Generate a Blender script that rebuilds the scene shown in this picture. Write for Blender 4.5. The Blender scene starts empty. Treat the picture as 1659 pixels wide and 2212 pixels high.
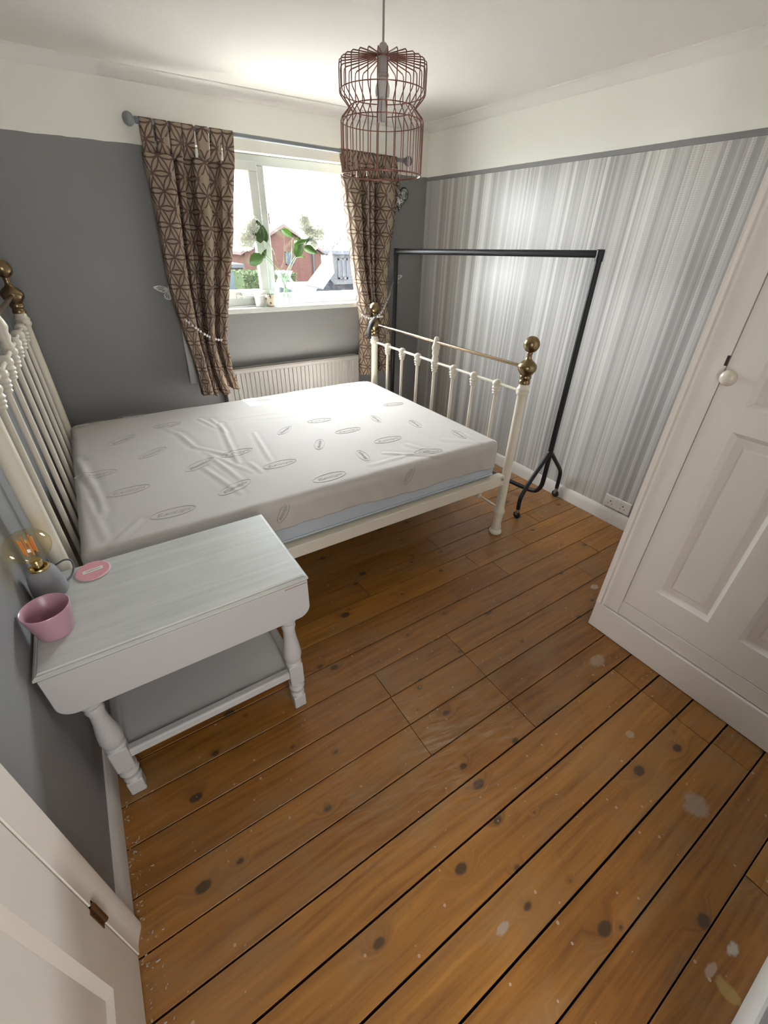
import bpy, bmesh, math, random
from mathutils import Vector, Matrix, noise

random.seed(7)
PI = math.pi
S = bpy.context.scene
COL = S.collection

# ------------------------------------------------------------------ camera
CAM = Vector((0.0, 0.0, 1.64))
YAW, PITCH, ROLL, FPX = math.radians(33.826), math.radians(32.487), math.radians(-1.4164), 918.87
fw = Vector((math.sin(YAW) * math.cos(PITCH), math.cos(YAW) * math.cos(PITCH), -math.sin(PITCH)))
r0 = Vector((math.cos(YAW), -math.sin(YAW), 0))
d0 = fw.cross(r0)
rt = math.cos(ROLL) * r0 + math.sin(ROLL) * d0
dn = -math.sin(ROLL) * r0 + math.cos(ROLL) * d0
cd = bpy.data.cameras.new('camera')
cam = bpy.data.objects.new('camera', cd)
COL.objects.link(cam)
M = Matrix((( rt.x, -dn.x, -fw.x, CAM.x), (rt.y, -dn.y, -fw.y, CAM.y), (rt.z, -dn.z, -fw.z, CAM.z), (0, 0, 0, 1)))
cam.matrix_world = M
cd.sensor_fit = 'HORIZONTAL'
cd.sensor_width = 36.0
cd.lens = FPX / 1659 * 36.0
cd.clip_start = 0.02
cd.clip_end = 500
S.camera = cam

# ------------------------------------------------------------------ world, sun, exposure
W = bpy.data.worlds.new('overcast_sky')
S.world = W
W.use_nodes = True
bg = W.node_tree.nodes['Background']
bg.inputs[0].default_value = (0.93, 0.97, 1.0, 1)
bg.inputs[1].default_value = 32.0
sd = bpy.data.lights.new('sun', 'SUN')
sd.energy = 64.0
sd.angle = math.radians(0.6)
sd.color = (1.0, 0.95, 0.88)
sun = bpy.data.objects.new('sun', sd)
COL.objects.link(sun)
sun.rotation_euler = Vector((-0.30, -0.87, -1.36)).to_track_quat('-Z', 'Y').to_euler()
sun.location = (3, 8, 9)
# the window opening guides the sampling of the sky (a portal gives off no light)
pd = bpy.data.lights.new('window_portal', 'AREA')
pd.shape = 'RECTANGLE'
pd.size, pd.size_y = 1.32, 0.93
pd.cycles.is_portal = True
po = bpy.data.objects.new('window_portal', pd)
COL.objects.link(po)
po.location = (1.495, 3.74, 1.655)
po.rotation_euler = (-PI / 2, 0, 0)
# added fill lamps behind the camera, shining in through an added doorway
fd = bpy.data.lights.new('added_fill_light', 'AREA')
fd.shape = 'RECTANGLE'
fd.size, fd.size_y = 0.9, 1.5
fd.energy = 19.8
fd.color = (1.0, 0.97, 0.93)
lo_ = bpy.data.objects.new('added_fill_light', fd)
COL.objects.link(lo_)
lo_.location = (0.12, -1.78, 1.45)
lo_.rotation_euler = (PI / 2, 0, 0)
fd2 = bpy.data.lights.new('added_side_fill', 'AREA')  # second added fill lamp, aimed across the room towards the wardrobe
fd2.shape = 'RECTANGLE'
fd2.size, fd2.size_y = 0.7, 1.4
fd2.energy = 26.0
fd2.color = (1.0, 0.96, 0.90)
lo2 = bpy.data.objects.new('added_side_fill', fd2)
COL.objects.link(lo2)
lo2.location = (-0.88, -1.12, 1.45)
lo2.rotation_euler = Vector((1.0, 0.25, -0.06)).to_track_quat('-Z', 'Y').to_euler()
S.view_settings.view_transform = 'Standard'
S.view_settings.look = 'None'
S.view_settings.gamma = 1.0
S.view_settings.use_curve_mapping = False
S.view_settings.exposure = 0.9
S.cycles.max_bounces = 12
S.cycles.diffuse_bounces = 7
S.cycles.glossy_bounces = 3
S.cycles.adaptive_threshold = 0.015
S.cycles.transparent_max_bounces = 16
S.cycles.sample_clamp_indirect = 40.0

# ------------------------------------------------------------------ helpers
def at(px, py, ax, val):
    """the point of the place seen at a picture position, on the plane axis = val"""
    d = rt * ((px - 829.5) / FPX) + dn * ((py - 1106.0) / FPX) + fw
    t = (val - CAM[ax]) / d[ax]
    return CAM + d * t


def nodes_of(m):
    m.use_nodes = True
    nt = m.node_tree
    return nt, nt.nodes, nt.links, nt.nodes['Principled BSDF']


def mat(name, col, rough=0.6, metal=0.0, spec=0.5, bump=0.0, bscale=60.0, vary=0.0, vscale=3.0, bdist=0.002):
    m = bpy.data.materials.new(name)
    nt, N, L, P = nodes_of(m)
    P.inputs['Base Color'].default_value = (*col, 1)
    P.inputs['Roughness'].default_value = rough
    P.inputs['Metallic'].default_value = metal
    P.inputs['Specular IOR Level'].default_value = spec
    geo = N.new('ShaderNodeNewGeometry')
    if vary:
        n = N.new('ShaderNodeTexNoise'); n.inputs['Scale'].default_value = vscale; n.inputs['Detail'].default_value = 5
        L.new(geo.outputs['Position'], n.inputs['Vector'])
        mx = N.new('ShaderNodeMix'); mx.data_type = 'RGBA'
        mx.inputs[6].default_value = (*[c * (1 - vary) for c in col], 1)
        mx.inputs[7].default_value = (*[min(1, c * (1 + vary)) for c in col], 1)
        L.new(n.outputs[0], mx.inputs[0]); L.new(mx.outputs[2], P.inputs['Base Color'])
    if bump:
        n2 = N.new('ShaderNodeTexNoise'); n2.inputs['Scale'].default_value = bscale; n2.inputs['Detail'].default_value = 4
        L.new(geo.outputs['Position'], n2.inputs['Vector'])
        b = N.new('ShaderNodeBump'); b.inputs['Strength'].default_value = bump; b.inputs['Distance'].default_value = bdist
        L.new(n2.outputs[0], b.inputs['Height']); L.new(b.outputs[0], P.inputs['Normal'])
    return m


class NB:
    """small node builder: math on sockets or numbers"""
    def __init__(self, nt): self.nt = nt
    def op(self, o, a, b=None, c=None):
        n = self.nt.nodes.new('ShaderNodeMath'); n.operation = o
        for i, v in enumerate((a, b, c)):
            if v is None: continue
            if isinstance(v, (int, float)): n.inputs[i].default_value = v
            else: self.nt.links.new(v, n.inputs[i])
        return n.outputs[0]
    def mix(self, f, a, b):
        n = self.nt.nodes.new('ShaderNodeMix'); n.data_type = 'RGBA'
        for i, v in ((0, f), (6, a), (7, b)):
            if isinstance(v, tuple): n.inputs[i].default_value = (*v, 1)
            elif isinstance(v, (int, float)): n.inputs[i].default_value = v
            else: self.nt.links.new(v, n.inputs[i])
        return n.outputs[2]
    def ramp(self, f, stops):
        n = self.nt.nodes.new('ShaderNodeValToRGB'); e = n.color_ramp.elements
        while len(e) < len(stops): e.new(0.5)
        for k, (p, c) in enumerate(stops): e[k].position = p; e[k].color = (*c, 1)
        self.nt.links.new(f, n.inputs[0]); return n.outputs[0]
    def noise(self, vec, scale, detail=3, rough=0.5):
        n = self.nt.nodes.new('ShaderNodeTexNoise'); n.inputs['Scale'].default_value = scale
        n.inputs['Detail'].default_value = detail; n.inputs['Roughness'].default_value = rough
        self.nt.links.new(vec, n.inputs['Vector']); return n.outputs[0]
    def sep(self, v):
        n = self.nt.nodes.new('ShaderNodeSeparateXYZ'); self.nt.links.new(v, n.inputs[0]); return n.outputs
    def comb(self, x, y, z):
        n = self.nt.nodes.new('ShaderNodeCombineXYZ')
        for i, v in enumerate((x, y, z)):
            if isinstance(v, (int, float)): n.inputs[i].default_value = v
            else: self.nt.links.new(v, n.inputs[i])
        return n.outputs[0]
    def pos(self): return self.nt.nodes.new('ShaderNodeNewGeometry').outputs['Position']


class MB:
    def __init__(self): self.v, self.f = [], []
    def add(self, vs, fs):
        o = len(self.v); self.v += [Vector(p) for p in vs]; self.f += [tuple(i + o for i in f) for f in fs]; return self
    def box(self, x0, x1, y0, y1, z0, z1):
        return self.add([(x0, y0, z0), (x1, y0, z0), (x1, y1, z0), (x0, y1, z0), (x0, y0, z1), (x1, y0, z1), (x1, y1, z1), (x0, y1, z1)],
                        [(0, 3, 2, 1), (4, 5, 6, 7), (0, 1, 5, 4), (1, 2, 6, 5), (2, 3, 7, 6), (3, 0, 4, 7)])
    def hexa(self, p):   # eight corners ordered as in box
        return self.add(p, [(0, 3, 2, 1), (4, 5, 6, 7), (0, 1, 5, 4), (1, 2, 6, 5), (2, 3, 7, 6), (3, 0, 4, 7)])
    def tube(self, path, r, n=10, closed=False, caps=True, up=None):
        path = [Vector(p) for p in path]; k = len(path)
        rs = r if isinstance(r, (list, tuple)) else [r] * k
        vs, fs = [], []
        prev = None
        for i, p in enumerate(path):
            if closed: t = path[(i + 1) % k] - path[i - 1]
            else: t = path[min(i + 1, k - 1)] - path[max(i - 1, 0)]
            t.normalize()
            if prev is None:
                a = Vector((0, 0, 1)) if abs(t.z) < 0.9 else Vector((1, 0, 0))
                u = t.cross(a).normalized()
            else:
                u = (prev - t * prev.dot(t)).normalized()
            prev = u; w = t.cross(u)
            for j in range(n):
                a = 2 * PI * j / n
                vs.append(p + (u * math.cos(a) + w * math.sin(a)) * rs[i])
        m = k if closed else k - 1
        for i in range(m):
            for j in range(n):
                a, b = i * n + j, i * n + (j + 1) % n
                c, d = ((i + 1) % k) * n + (j + 1) % n, ((i + 1) % k) * n + j
                fs.append((a, b, c, d))
        if caps and not closed:
            fs.append(tuple(range(n - 1, -1, -1))); fs.append(tuple((k - 1) * n + j for j in range(n)))
        return self.add(vs, fs)
    def lathe(self, prof, n=24, c=(0, 0, 0), sx=1, sy=1, tilt=None):
        c = Vector(c); vs, fs = [], []
        for (r, z) in prof:
            for j in range(n):
                a = 2 * PI * j / n
                p = Vector((max(r, 1e-5) * math.cos(a) * sx, max(r, 1e-5) * math.sin(a) * sy, z))
                if tilt: p = tilt @ p
                vs.append(c + p)
        for i in range(len(prof) - 1):
            for j in range(n):
                fs.append((i * n + j, i * n + (j + 1) % n, (i + 1) * n + (j + 1) % n, (i + 1) * n + j))
        k = len(prof) - 1
        fs.append(tuple(range(n - 1, -1, -1))); fs.append(tuple(k * n + j for j in range(n)))
        return self.add(vs, fs)
    def ell(self, c, rx, ry, rz, n=16, m=10):
        prof = [(math.sin(PI * i / m), -math.cos(PI * i / m)) for i in range(m + 1)]
        c = Vector(c); vs, fs = [], []
        for (r, z) in prof:
            for j in range(n):
                a = 2 * PI * j / n
                vs.append(c + Vector((max(r, 1e-4) * math.cos(a) * rx, max(r, 1e-4) * math.sin(a) * ry, z * rz)))
        for i in range(m):
            for j in range(n):
                fs.append((i * n + j, i * n + (j + 1) % n, (i + 1) * n + (j + 1) % n, (i + 1) * n + j))
        return self.add(vs, fs)
    def prism(self, poly, fn, a, b):   # poly of 2-D points, fn(u, v, w) -> point, extruded from w = a to b
        n = len(poly)
        vs = [fn(u, v, a) for u, v in poly] + [fn(u, v, b) for u, v in poly]
        fs = [tuple(range(n - 1, -1, -1)), tuple(range(n, 2 * n))] + [(i, (i + 1) % n, n + (i + 1) % n, n + i) for i in range(n)]
        return self.add(vs, fs)
    def mesh(self, name, smooth=None, org=(0, 0, 0)):
        me = bpy.data.meshes.new(name); o = Vector(org)
        me.from_pydata([tuple(p - o) for p in self.v], [], self.f)
        bm = bmesh.new(); bm.from_mesh(me)
        bmesh.ops.recalc_face_normals(bm, faces=bm.faces[:])
        bm.to_mesh(me); bm.free()
        if smooth is not None:
            me.shade_smooth(); me.set_sharp_from_angle(angle=math.radians(smooth))
        return me
    def base(self):
        xs = [p.x for p in self.v]; ys = [p.y for p in self.v]; zs = [p.z for p in self.v]
        return Vector(((min(xs) + max(xs)) / 2, (min(ys) + max(ys)) / 2, min(zs)))
    def build(self, name, m, parent=None, smooth=None, bevel=0.0, seg=2):
        org = self.base()
        return put(name, self.mesh(name, smooth, org), m, parent, org, bevel=bevel, seg=seg)


def wloc(o):
    """world position of an object (nothing here but positions is ever inherited)"""
    p = o.location.copy()
    if o.parent:
        p = p + o.matrix_parent_inverse.translation + wloc(o.parent)
    return p


def put(name, me, m, parent=None, loc=(0, 0, 0), rot=None, bevel=0.0, seg=2):
    o = bpy.data.objects.new(name, me); COL.objects.link(o)
    o.location = loc
    if rot: o.rotation_euler = rot
    if m and not me.materials: me.materials.append(m)
    if parent:
        o.parent = parent
        o.matrix_parent_inverse = Matrix.Translation(-wloc(parent))
    if bevel:
        b = o.modifiers.new('edge', 'BEVEL'); b.width = bevel; b.segments = seg; b.limit_method = 'ANGLE'; b.angle_limit = math.radians(40)
        me.shade_smooth(); me.set_sharp_from_angle(angle=math.radians(35))
    return o


def tag(o, label=None, cat=None, group=None, kind=None):
    if label: o['label'] = label
    if cat: o['category'] = cat
    if group: o['group'] = group
    if kind: o['kind'] = kind
    return o


def thing(name, loc, label, cat, group=None):
    o = bpy.data.objects.new(name, None); COL.objects.link(o); o.location = loc; o.empty_display_size = 0.1
    return tag(o, label, cat, group)


def struct(name, mb, m, label, cat, smooth=None, bevel=0):
    return tag(mb.build(name, m, None, smooth, bevel), label, cat, None, 'structure')


# ------------------------------------------------------------------ room measures (metres)
XL, XR = -0.365, 2.724
YN, YW = -0.335, 3.551
ZC = 2.42
ZR = 2.09           # height where the grey paint ends
OX0, OX1, OZ0, OZ1 = 0.83, 2.16, 1.19, 2.12   # window opening

# ------------------------------------------------------------------ materials
def paint_split(name, low, high, zsplit, rough=0.55):
    m = bpy.data.materials.new(name); nt, N, L, P = nodes_of(m); B = NB(nt)
    pos = B.pos(); x, y, z = B.sep(pos)
    wob = B.op('MULTIPLY', B.op('SUBTRACT', B.noise(pos, 9, 2), 0.5), 0.012)
    f = B.op('GREATER_THAN', B.op('ADD', z, wob), zsplit)
    n = B.noise(pos, 2.2, 4)
    lo = B.mix(n, tuple(c * 0.93 for c in low), tuple(c * 1.07 for c in low))
    L.new(B.mix(f, lo, high), P.inputs['Base Color'])
    P.inputs['Roughness'].default_value = rough
    P.inputs['Specular IOR Level'].default_value = 0.35
    b = N.new('ShaderNodeBump'); b.inputs['Strength'].default_value = 0.12; b.inputs['Distance'].default_value = 0.003
    L.new(B.noise(pos, 120, 3), b.inputs['Height']); L.new(b.outputs[0], P.inputs['Normal'])
    return m

WHITE = (0.84, 0.835, 0.785)
GREY = (0.24, 0.241, 0.246)
M_WALL = paint_split('grey_and_white_wall_paint', GREY, WHITE, ZR)
M_CEIL = mat('ceiling_paint', (0.77, 0.745, 0.715), 0.9, bump=0.35, bscale=70, bdist=0.004, spec=0.2)
M_WHITE = mat('white_gloss_paint', (0.72, 0.70, 0.67), 0.35, bump=0.05, bscale=40)
M_WARD = mat('warm_white_wardrobe_paint', (0.78, 0.735, 0.69), 0.42, bump=0.08, bscale=50, vary=0.03, vscale=5)
M_DOORP = mat('cream_door_paint', (0.78, 0.735, 0.665), 0.4, bump=0.06, bscale=50)
M_FRAME = mat('white_plastic_window_frame', (0.55, 0.575, 0.56), 0.3)
M_DARK = mat('dark_void', (0.012, 0.009, 0.007), 0.9)
M_RAILGREY = mat('grey_rail_paint', (0.23, 0.225, 0.235), 0.55)
M_SKIRT = mat('white_skirting_paint', (0.66, 0.64, 0.61), 0.45, bump=0.25, bscale=30, vary=0.06, vscale=12)


def wallpaper():
    m = bpy.data.materials.new('striped_wallpaper'); nt, N, L, P = nodes_of(m); B = NB(nt)
    pos = B.pos(); x, y, z = B.sep(pos)
    def wn(v, seed):
        n = N.new('ShaderNodeTexWhiteNoise'); n.noise_dimensions = '1D'
        L.new(B.op('ADD', B.op('FLOOR', v), seed), n.inputs['W']); return n.outputs['Value']
    s1 = wn(B.op('DIVIDE', y, 0.019), 3.0)
    s2 = wn(B.op('DIVIDE', B.op('ADD', y, 0.004), 0.0075), 31.0)
    s3 = wn(B.op('DIVIDE', y, 0.052), 77.0)
    v = B.op('ADD', B.op('ADD', B.op('MULTIPLY', s1, 0.45), B.op('MULTIPLY', s2, 0.33)), B.op('MULTIPLY', s3, 0.22))
    col = B.ramp(v, [(0.12, (0.35, 0.34, 0.335)), (0.40, (0.45, 0.44, 0.435)), (0.6, (0.54, 0.53, 0.52)), (0.86, (0.72, 0.71, 0.695))])
    # fine ribs inside some of the stripes
    dash = B.op('GREATER_THAN', B.op('FRACT', B.op('DIVIDE', z, 0.009)), 0.5)
    ribs = B.op('MULTIPLY', dash, B.op('GREATER_THAN', s1, 0.72))
    c2 = B.mix(B.op('MULTIPLY', ribs, 0.5), col, (0.70, 0.68, 0.65))
    up = B.op('GREATER_THAN', B.op('ADD', z, B.op('MULTIPLY', B.op('SUBTRACT', B.noise(pos, 9, 2), 0.5), 0.008)), ZR)
    L.new(B.mix(up, c2, WHITE), P.inputs['Base Color'])
    L.new(B.op('ADD', B.op('MULTIPLY', up, 0.2), 0.36), P.inputs['Roughness'])
    P.inputs['Specular IOR Level'].default_value = 0.45
    b = N.new('ShaderNodeBump'); b.inputs['Strength'].default_value = 0.25; b.inputs['Distance'].default_value = 0.001
    L.new(B.op('ADD', s2, B.noise(pos, 150, 2)), b.inputs['Height']); L.new(b.outputs[0], P.inputs['Normal'])
    return m


def floorboards_mat():
    m = bpy.data.materials.new('varnished_pine'); nt, N, L, P = nodes_of(m); B = NB(nt)
    pos = B.pos(); x, y, z = B.sep(pos)
    oi = N.new('ShaderNodeObjectInfo'); rnd = oi.outputs['Random']
    off = B.op('MULTIPLY', rnd, 37.0)
    # knots first: the grain bends around them
    v = N.new('ShaderNodeTexVoronoi'); v.voronoi_dimensions = '2D'; v.inputs['Scale'].default_value = 1.0; v.inputs['Randomness'].default_value = 1.0
    L.new(B.comb(B.op('ADD', B.op('MULTIPLY', x, 3.9), off), B.op('ADD', B.op('MULTIPLY', y, 6.0), off), 0), v.inputs['Vector'])
    wnz = B.sep(v.outputs['Color'])
    kd = B.op('ADD', v.outputs['Distance'], B.op('MULTIPLY', B.op('SUBTRACT', B.noise(pos, 70, 2), 0.5), 0.035))
    on = B.op('GREATER_THAN', wnz[1], 0.42)
    ks = B.op('ADD', B.op('MULTIPLY', wnz[0], 0.085), 0.028)
    kf = B.op('MULTIPLY', B.op('MINIMUM', B.op('MAXIMUM', B.op('DIVIDE', B.op('SUBTRACT', ks, kd), 0.035), 0.0), 1.0), on)
    halo = B.op('MULTIPLY', B.op('MINIMUM', B.op('MAXIMUM', B.op('SUBTRACT', 1.0, B.op('DIVIDE', kd, B.op('MULTIPLY', ks, 2.8))), 0.0), 1.0), on)
    warp = B.noise(B.comb(B.op('ADD', B.op('MULTIPLY', x, 0.8), off), B.op('MULTIPLY', y, 2.0), off), 2.0, 2)
    gv2 = B.comb(B.op('ADD', B.op('MULTIPLY', x, 1.3), off), B.op('ADD', B.op('ADD', B.op('MULTIPLY', y, 30.0), B.op('MULTIPLY', warp, 2.2)), B.op('MULTIPLY', halo, 1.6)), off)
    g = B.noise(gv2, 1.7, 7, 0.62)
    col = B.ramp(g, [(0.30, (0.185, 0.075, 0.014)), (0.48, (0.27, 0.116, 0.021)), (0.62, (0.33, 0.148, 0.028)), (0.8, (0.395, 0.192, 0.045))])
    hue = B.mix(rnd, (0.82, 0.76, 0.70), (1.12, 1.12, 1.10))
    mul = N.new('ShaderNodeMix'); mul.data_type = 'RGBA'; mul.blend_type = 'MULTIPLY'; mul.inputs[0].default_value = 1
    L.new(col, mul.inputs[6]); L.new(hue, mul.inputs[7]); col = mul.outputs[2]
    # blotches: worn dull varnish and richer orange patches
    bl = B.noise(B.comb(B.op('MULTIPLY', x, 0.6), y, off), 4.5, 5, 0.6)
    col = B.mix(B.op('MULTIPLY', B.ramp(bl, [(0.48, (0, 0, 0)), (0.70, (1, 1, 1))]), 0.55), col, (0.24, 0.16, 0.08))
    bl2 = B.noise(B.comb(B.op('MULTIPLY', x, 0.7), y, B.op('ADD', off, 9.0)), 6.0, 4, 0.6)
    col = B.mix(B.op('MULTIPLY', B.ramp(bl2, [(0.52, (0, 0, 0)), (0.72, (1, 1, 1))]), 0.5), col, (0.36, 0.145, 0.026))
    col = B.mix(B.op('MULTIPLY', halo, 0.35), col, (0.13, 0.058, 0.02))
    col = B.mix(B.op('MULTIPLY', kf, 0.88), col, (0.050, 0.028, 0.014))
    # dark grime here and there
    gr = B.noise(pos, 11, 5, 0.7)
    col = B.mix(B.op('MULTIPLY', B.ramp(gr, [(0.60, (0, 0, 0)), (0.78, (1, 1, 1))]), 0.5), col, (0.09, 0.055, 0.03))
    # pale scuffs in the middle of the room, streaked along the boards
    dx = B.op('DIVIDE', B.op('SUBTRACT', x, 0.72), 0.55); dy = B.op('DIVIDE', B.op('SUBTRACT', y, 0.62), 0.27)
    rad = B.op('SQRT', B.op('ADD', B.op('MULTIPLY', dx, dx), B.op('MULTIPLY', dy, dy)))
    area = B.op('MAXIMUM', B.op('SUBTRACT', 1.25, rad), 0.0)
    st = B.noise(B.comb(B.op('MULTIPLY', x, 5.0), B.op('MULTIPLY', B.op('ADD', y, B.op('MULTIPLY', x, 0.25)), 40.0), 0), 1.3, 6, 0.7)
    pt = B.noise(pos, 5.0, 3)
    sc = B.op('MULTIPLY', B.op('MULTIPLY', B.op('MULTIPLY', B.ramp(st, [(0.46, (0, 0, 0)), (0.68, (1, 1, 1))]), area), B.ramp(pt, [(0.38, (0, 0, 0)), (0.6, (1, 1, 1))])), 0.9)
    col = B.mix(B.op('MINIMUM', sc, 0.75), col, (0.40, 0.29, 0.19))
    # a few pale paint stains and smears left on the boards
    for px, py, rx_, ry_, am, c_ in ((1582, 2050, 0.030, 0.016, 0.8, (0.48, 0.44, 0.38)), (1535, 2096, 0.026, 0.010, 0.5, (0.50, 0.42, 0.38)), (1505, 1738, 0.055, 0.040, 0.45, (0.36, 0.32, 0.27)),
                                     (1284, 1268, 0.030, 0.016, 0.8, (0.52, 0.45, 0.33)), (1360, 1587, 0.018, 0.013, 0.5, (0.42, 0.38, 0.32)), (1570, 2140, 0.018, 0.03, 0.5, (0.45, 0.33, 0.12)), (1290, 1425, 0.05, 0.03, 0.4, (0.5, 0.42, 0.32)), (1085, 2005, 0.025, 0.012, 0.5, (0.36, 0.36, 0.34))):
        q = at(px, py, 2, 0.0)
        ex = B.op('DIVIDE', B.op('SUBTRACT', x, q.x), rx_); ey = B.op('DIVIDE', B.op('SUBTRACT', y, q.y), ry_)
        rr_ = B.op('ADD', B.op('SQRT', B.op('ADD', B.op('MULTIPLY', ex, ex), B.op('MULTIPLY', ey, ey))), B.op('MULTIPLY', B.op('SUBTRACT', gr, 0.5), 2.6))
        col = B.mix(B.op('MULTIPLY', B.op('MINIMUM', B.op('MAXIMUM', B.op('MULTIPLY', B.op('SUBTRACT', 1.0, rr_), 3.0), 0.0), 1.0), am), col, c_)
    # nail heads and paint specks
    v2 = N.new('ShaderNodeTexVoronoi'); v2.voronoi_dimensions = '2D'; v2.inputs['Scale'].default_value = 24.0
    L.new(pos, v2.inputs['Vector'])
    c2 = B.sep(v2.outputs['Color'])
    sp = B.op('MULTIPLY', B.op('LESS_THAN', v2.outputs['Distance'], B.op('MULTIPLY', c2[1], 0.11)), B.op('GREATER_THAN', c2[0], 0.88))
    col = B.mix(B.op('MULTIPLY', sp, 0.55), col, (0.55, 0.46, 0.36))
    L.new(col, P.inputs['Base Color'])
    rr = B.op('ADD', B.op('MULTIPLY', bl, 0.28), 0.26)
    L.new(B.op('ADD', rr, B.op('MULTIPLY', sc, 0.3)), P.inputs['Roughness'])
    P.inputs['Specular IOR Level'].default_value = 0.55
    P.inputs['Coat Weight'].default_value = 0.3; P.inputs['Coat Roughness'].default_value = 0.28
    b = N.new('ShaderNodeBump'); b.inputs['Strength'].default_value = 0.22; b.inputs['Distance'].default_value = 0.002
    L.new(B.op('ADD', g, B.op('MULTIPLY', B.noise(pos, 14, 3), 0.6)), b.inputs['Height']); L.new(b.outputs[0], P.inputs['Normal'])
    return m


# ------------------------------------------------------------------ shell of the room
T = 0.24
mb = MB()
mb.box(XL - T, XR + T, YN - T, YW + T, -0.12, -0.028)
floor = struct('floor', mb, M_DARK, 'bare wooden floor of varnished pine boards across the bedroom', 'floor')
struct('ceiling', MB().box(XL - T, XR + T, YN - T, YW + T, ZC, ZC + 0.1), M_CEIL, 'off-white textured ceiling above the bed', 'ceiling')
mb = MB()
mb.box(XL - T, OX0, YW, YW + T, -0.12, ZC); mb.box(OX1, XR + T, YW, YW + T, -0.12, ZC)
mb.box(OX0, OX1, YW, YW + T, -0.12, OZ0 - 0.035); mb.box(OX0, OX1, YW, YW + T, OZ1, ZC)
struct('wall_window', mb, M_WALL, 'dark grey wall with a white band on top around the window', 'wall')
struct('wall_right', MB().box(XR, XR + T, YN - T, YW, -0.12, ZC), wallpaper(), 'wall papered in fine grey and silver vertical stripes', 'wall')
struct('wall_left', MB().box(XL - T, XL, YN - T, YW, -0.12, ZC), M_WALL, 'grey painted wall behind the headboard and bedside table', 'wall')
mb = MB(); mb.box(0.52, XR, YN - T, YN, -0.12, ZC); mb.box(XL, 0.52, YN - T, YN, 2.03, ZC); mb.box(XL, -0.30, YN - T, YN, -0.12, 2.03)  # doorway added here to let the fill light into the room
struct('wall_near', mb, M_WALL, 'near wall behind the camera with a doorway added for fill light', 'wall')
mb = MB(); mb.box(-0.95, 1.25, -1.95, -1.85, -0.12, ZC); mb.box(-1.05, -0.95, -1.95, YN - T, -0.12, ZC); mb.box(1.25, 1.35, -1.95, YN - T, -0.12, ZC)  # unseen landing, added as a shell for the fill lamps
mb.box(-0.95, XL - T, YN - T - 0.1, YN - T, -0.12, ZC)
struct('wall_added_landing', mb, M_WALL, 'unseen walls added around the fill lamps beyond the doorway', 'wall')
mb = MB(); mb.box(-1.05, 1.35, -1.95, YN - T, -0.12, -0.01)
struct('floor_added_landing', mb, mat('added_landing_carpet', (0.35, 0.31, 0.27), 0.95, bump=0.3, bscale=300), 'carpet of the added landing that holds the fill lamps', 'floor')
struct('ceiling_added_landing', MB().box(-1.05, 1.35, -1.95, YN - T, ZC, ZC + 0.1), M_CEIL, 'ceiling of the added landing over the fill lamps', 'ceiling')

# floorboards, each its own piece
M_PINE = floorboards_mat()
rows = [YN, -0.204, -0.079, 0.053, 0.187, 0.332, 0.467, 0.607, 0.750, 0.893, 1.034, 1.178, 1.322, 1.462]
while rows[-1] < YW - 0.16: rows.append(rows[-1] + 0.1393)
rows[-1] = YW
cuts = {0: [1.25], 1: [0.2], 2: [1.62], 3: [1.605], 4: [1.605], 5: [1.605], 6: [1.076], 7: [0.651, 1.076], 8: [0.655, 1.078], 9: [0.659, 1.08, 2.1],
        10: [2.35], 11: [1.69], 12: [1.59, 2.01], 13: [0.9, 2.3], 14: [1.5], 15: [0.4, 2.2], 16: [1.2], 17: [1.9]}
wide = {3: 0.0065, 4: 0.0065, 5: 0.007, 2: 0.006, 6: 0.005}
for i in range(len(rows) - 1):
    gap = wide.get(i, 0.0042)
    xs = [XL] + cuts.get(i, [random.uniform(0.3, 2.2)]) + [XR]
    for a, b in zip(xs[:-1], xs[1:]):
        x0, x1 = a + 0.0015, b - 0.0015
        y0, y1 = rows[i] + gap / 2, rows[i + 1] - gap / 2
        zt = random.uniform(-0.0016, 0.0)
        c = 0.0006
        m_ = MB()
        m_.add([(x0, y0, -0.026), (x1, y0, -0.026), (x1, y1, -0.026), (x0, y1, -0.026),
                (x0, y0, zt - c), (x1, y0, zt - c), (x1, y1, zt - c), (x0, y1, zt - c),
                (x0, y0 + c, zt), (x1, y0 + c, zt), (x1, y1 - c, zt), (x0, y1 - c, zt)],
               [(0, 3, 2, 1), (0, 1, 5, 4), (1, 2, 6, 5), (2, 3, 7, 6), (3, 0, 4, 7), (4, 5, 9, 8), (6, 7, 11, 10), (5, 6, 10, 9), (7, 4, 8, 11), (8, 9, 10, 11)])
        m_.build('floorboard', M_PINE, floor)

# skirting, cornice, paint rail
def strip(name, prof, fn, a, b, m, label, cat='trim', smooth=40):
    return struct(name, MB().prism(prof, fn, a, b), m, label, cat, smooth)

SK = [(0, 0), (0.017, 0), (0.017, 0.07), (0.012, 0.085), (0.006, 0.095), (0, 0.097)]
strip('baseboard_right', SK, lambda u, v, w: (XR - u, w, v), 0.70, YW - 0.017, M_SKIRT, 'white skirting board below the striped wallpaper', 'skirting')
strip('baseboard_left', SK, lambda u, v, w: (XL + u, w, v), 0.69, YW - 0.017, M_SKIRT, 'chipped white skirting board below the left grey wall', 'skirting')
strip('baseboard_window', SK, lambda u, v, w: (w, YW - u, v), XL + 0.001, XR - 0.001, M_SKIRT, 'white skirting board under the window behind the bed', 'skirting')
strip('baseboard_near', SK, lambda u, v, w: (w, YN + u, v), 0.53, 1.75, M_SKIRT, 'white skirting board at the near edge of the floor', 'skirting')
CO = [(0, 0), (0.055, 0), (0.055, -0.006), (0.040, -0.012), (0.022, -0.026), (0.012, -0.044), (0.010, -0.052), (0, -0.055)]
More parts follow.
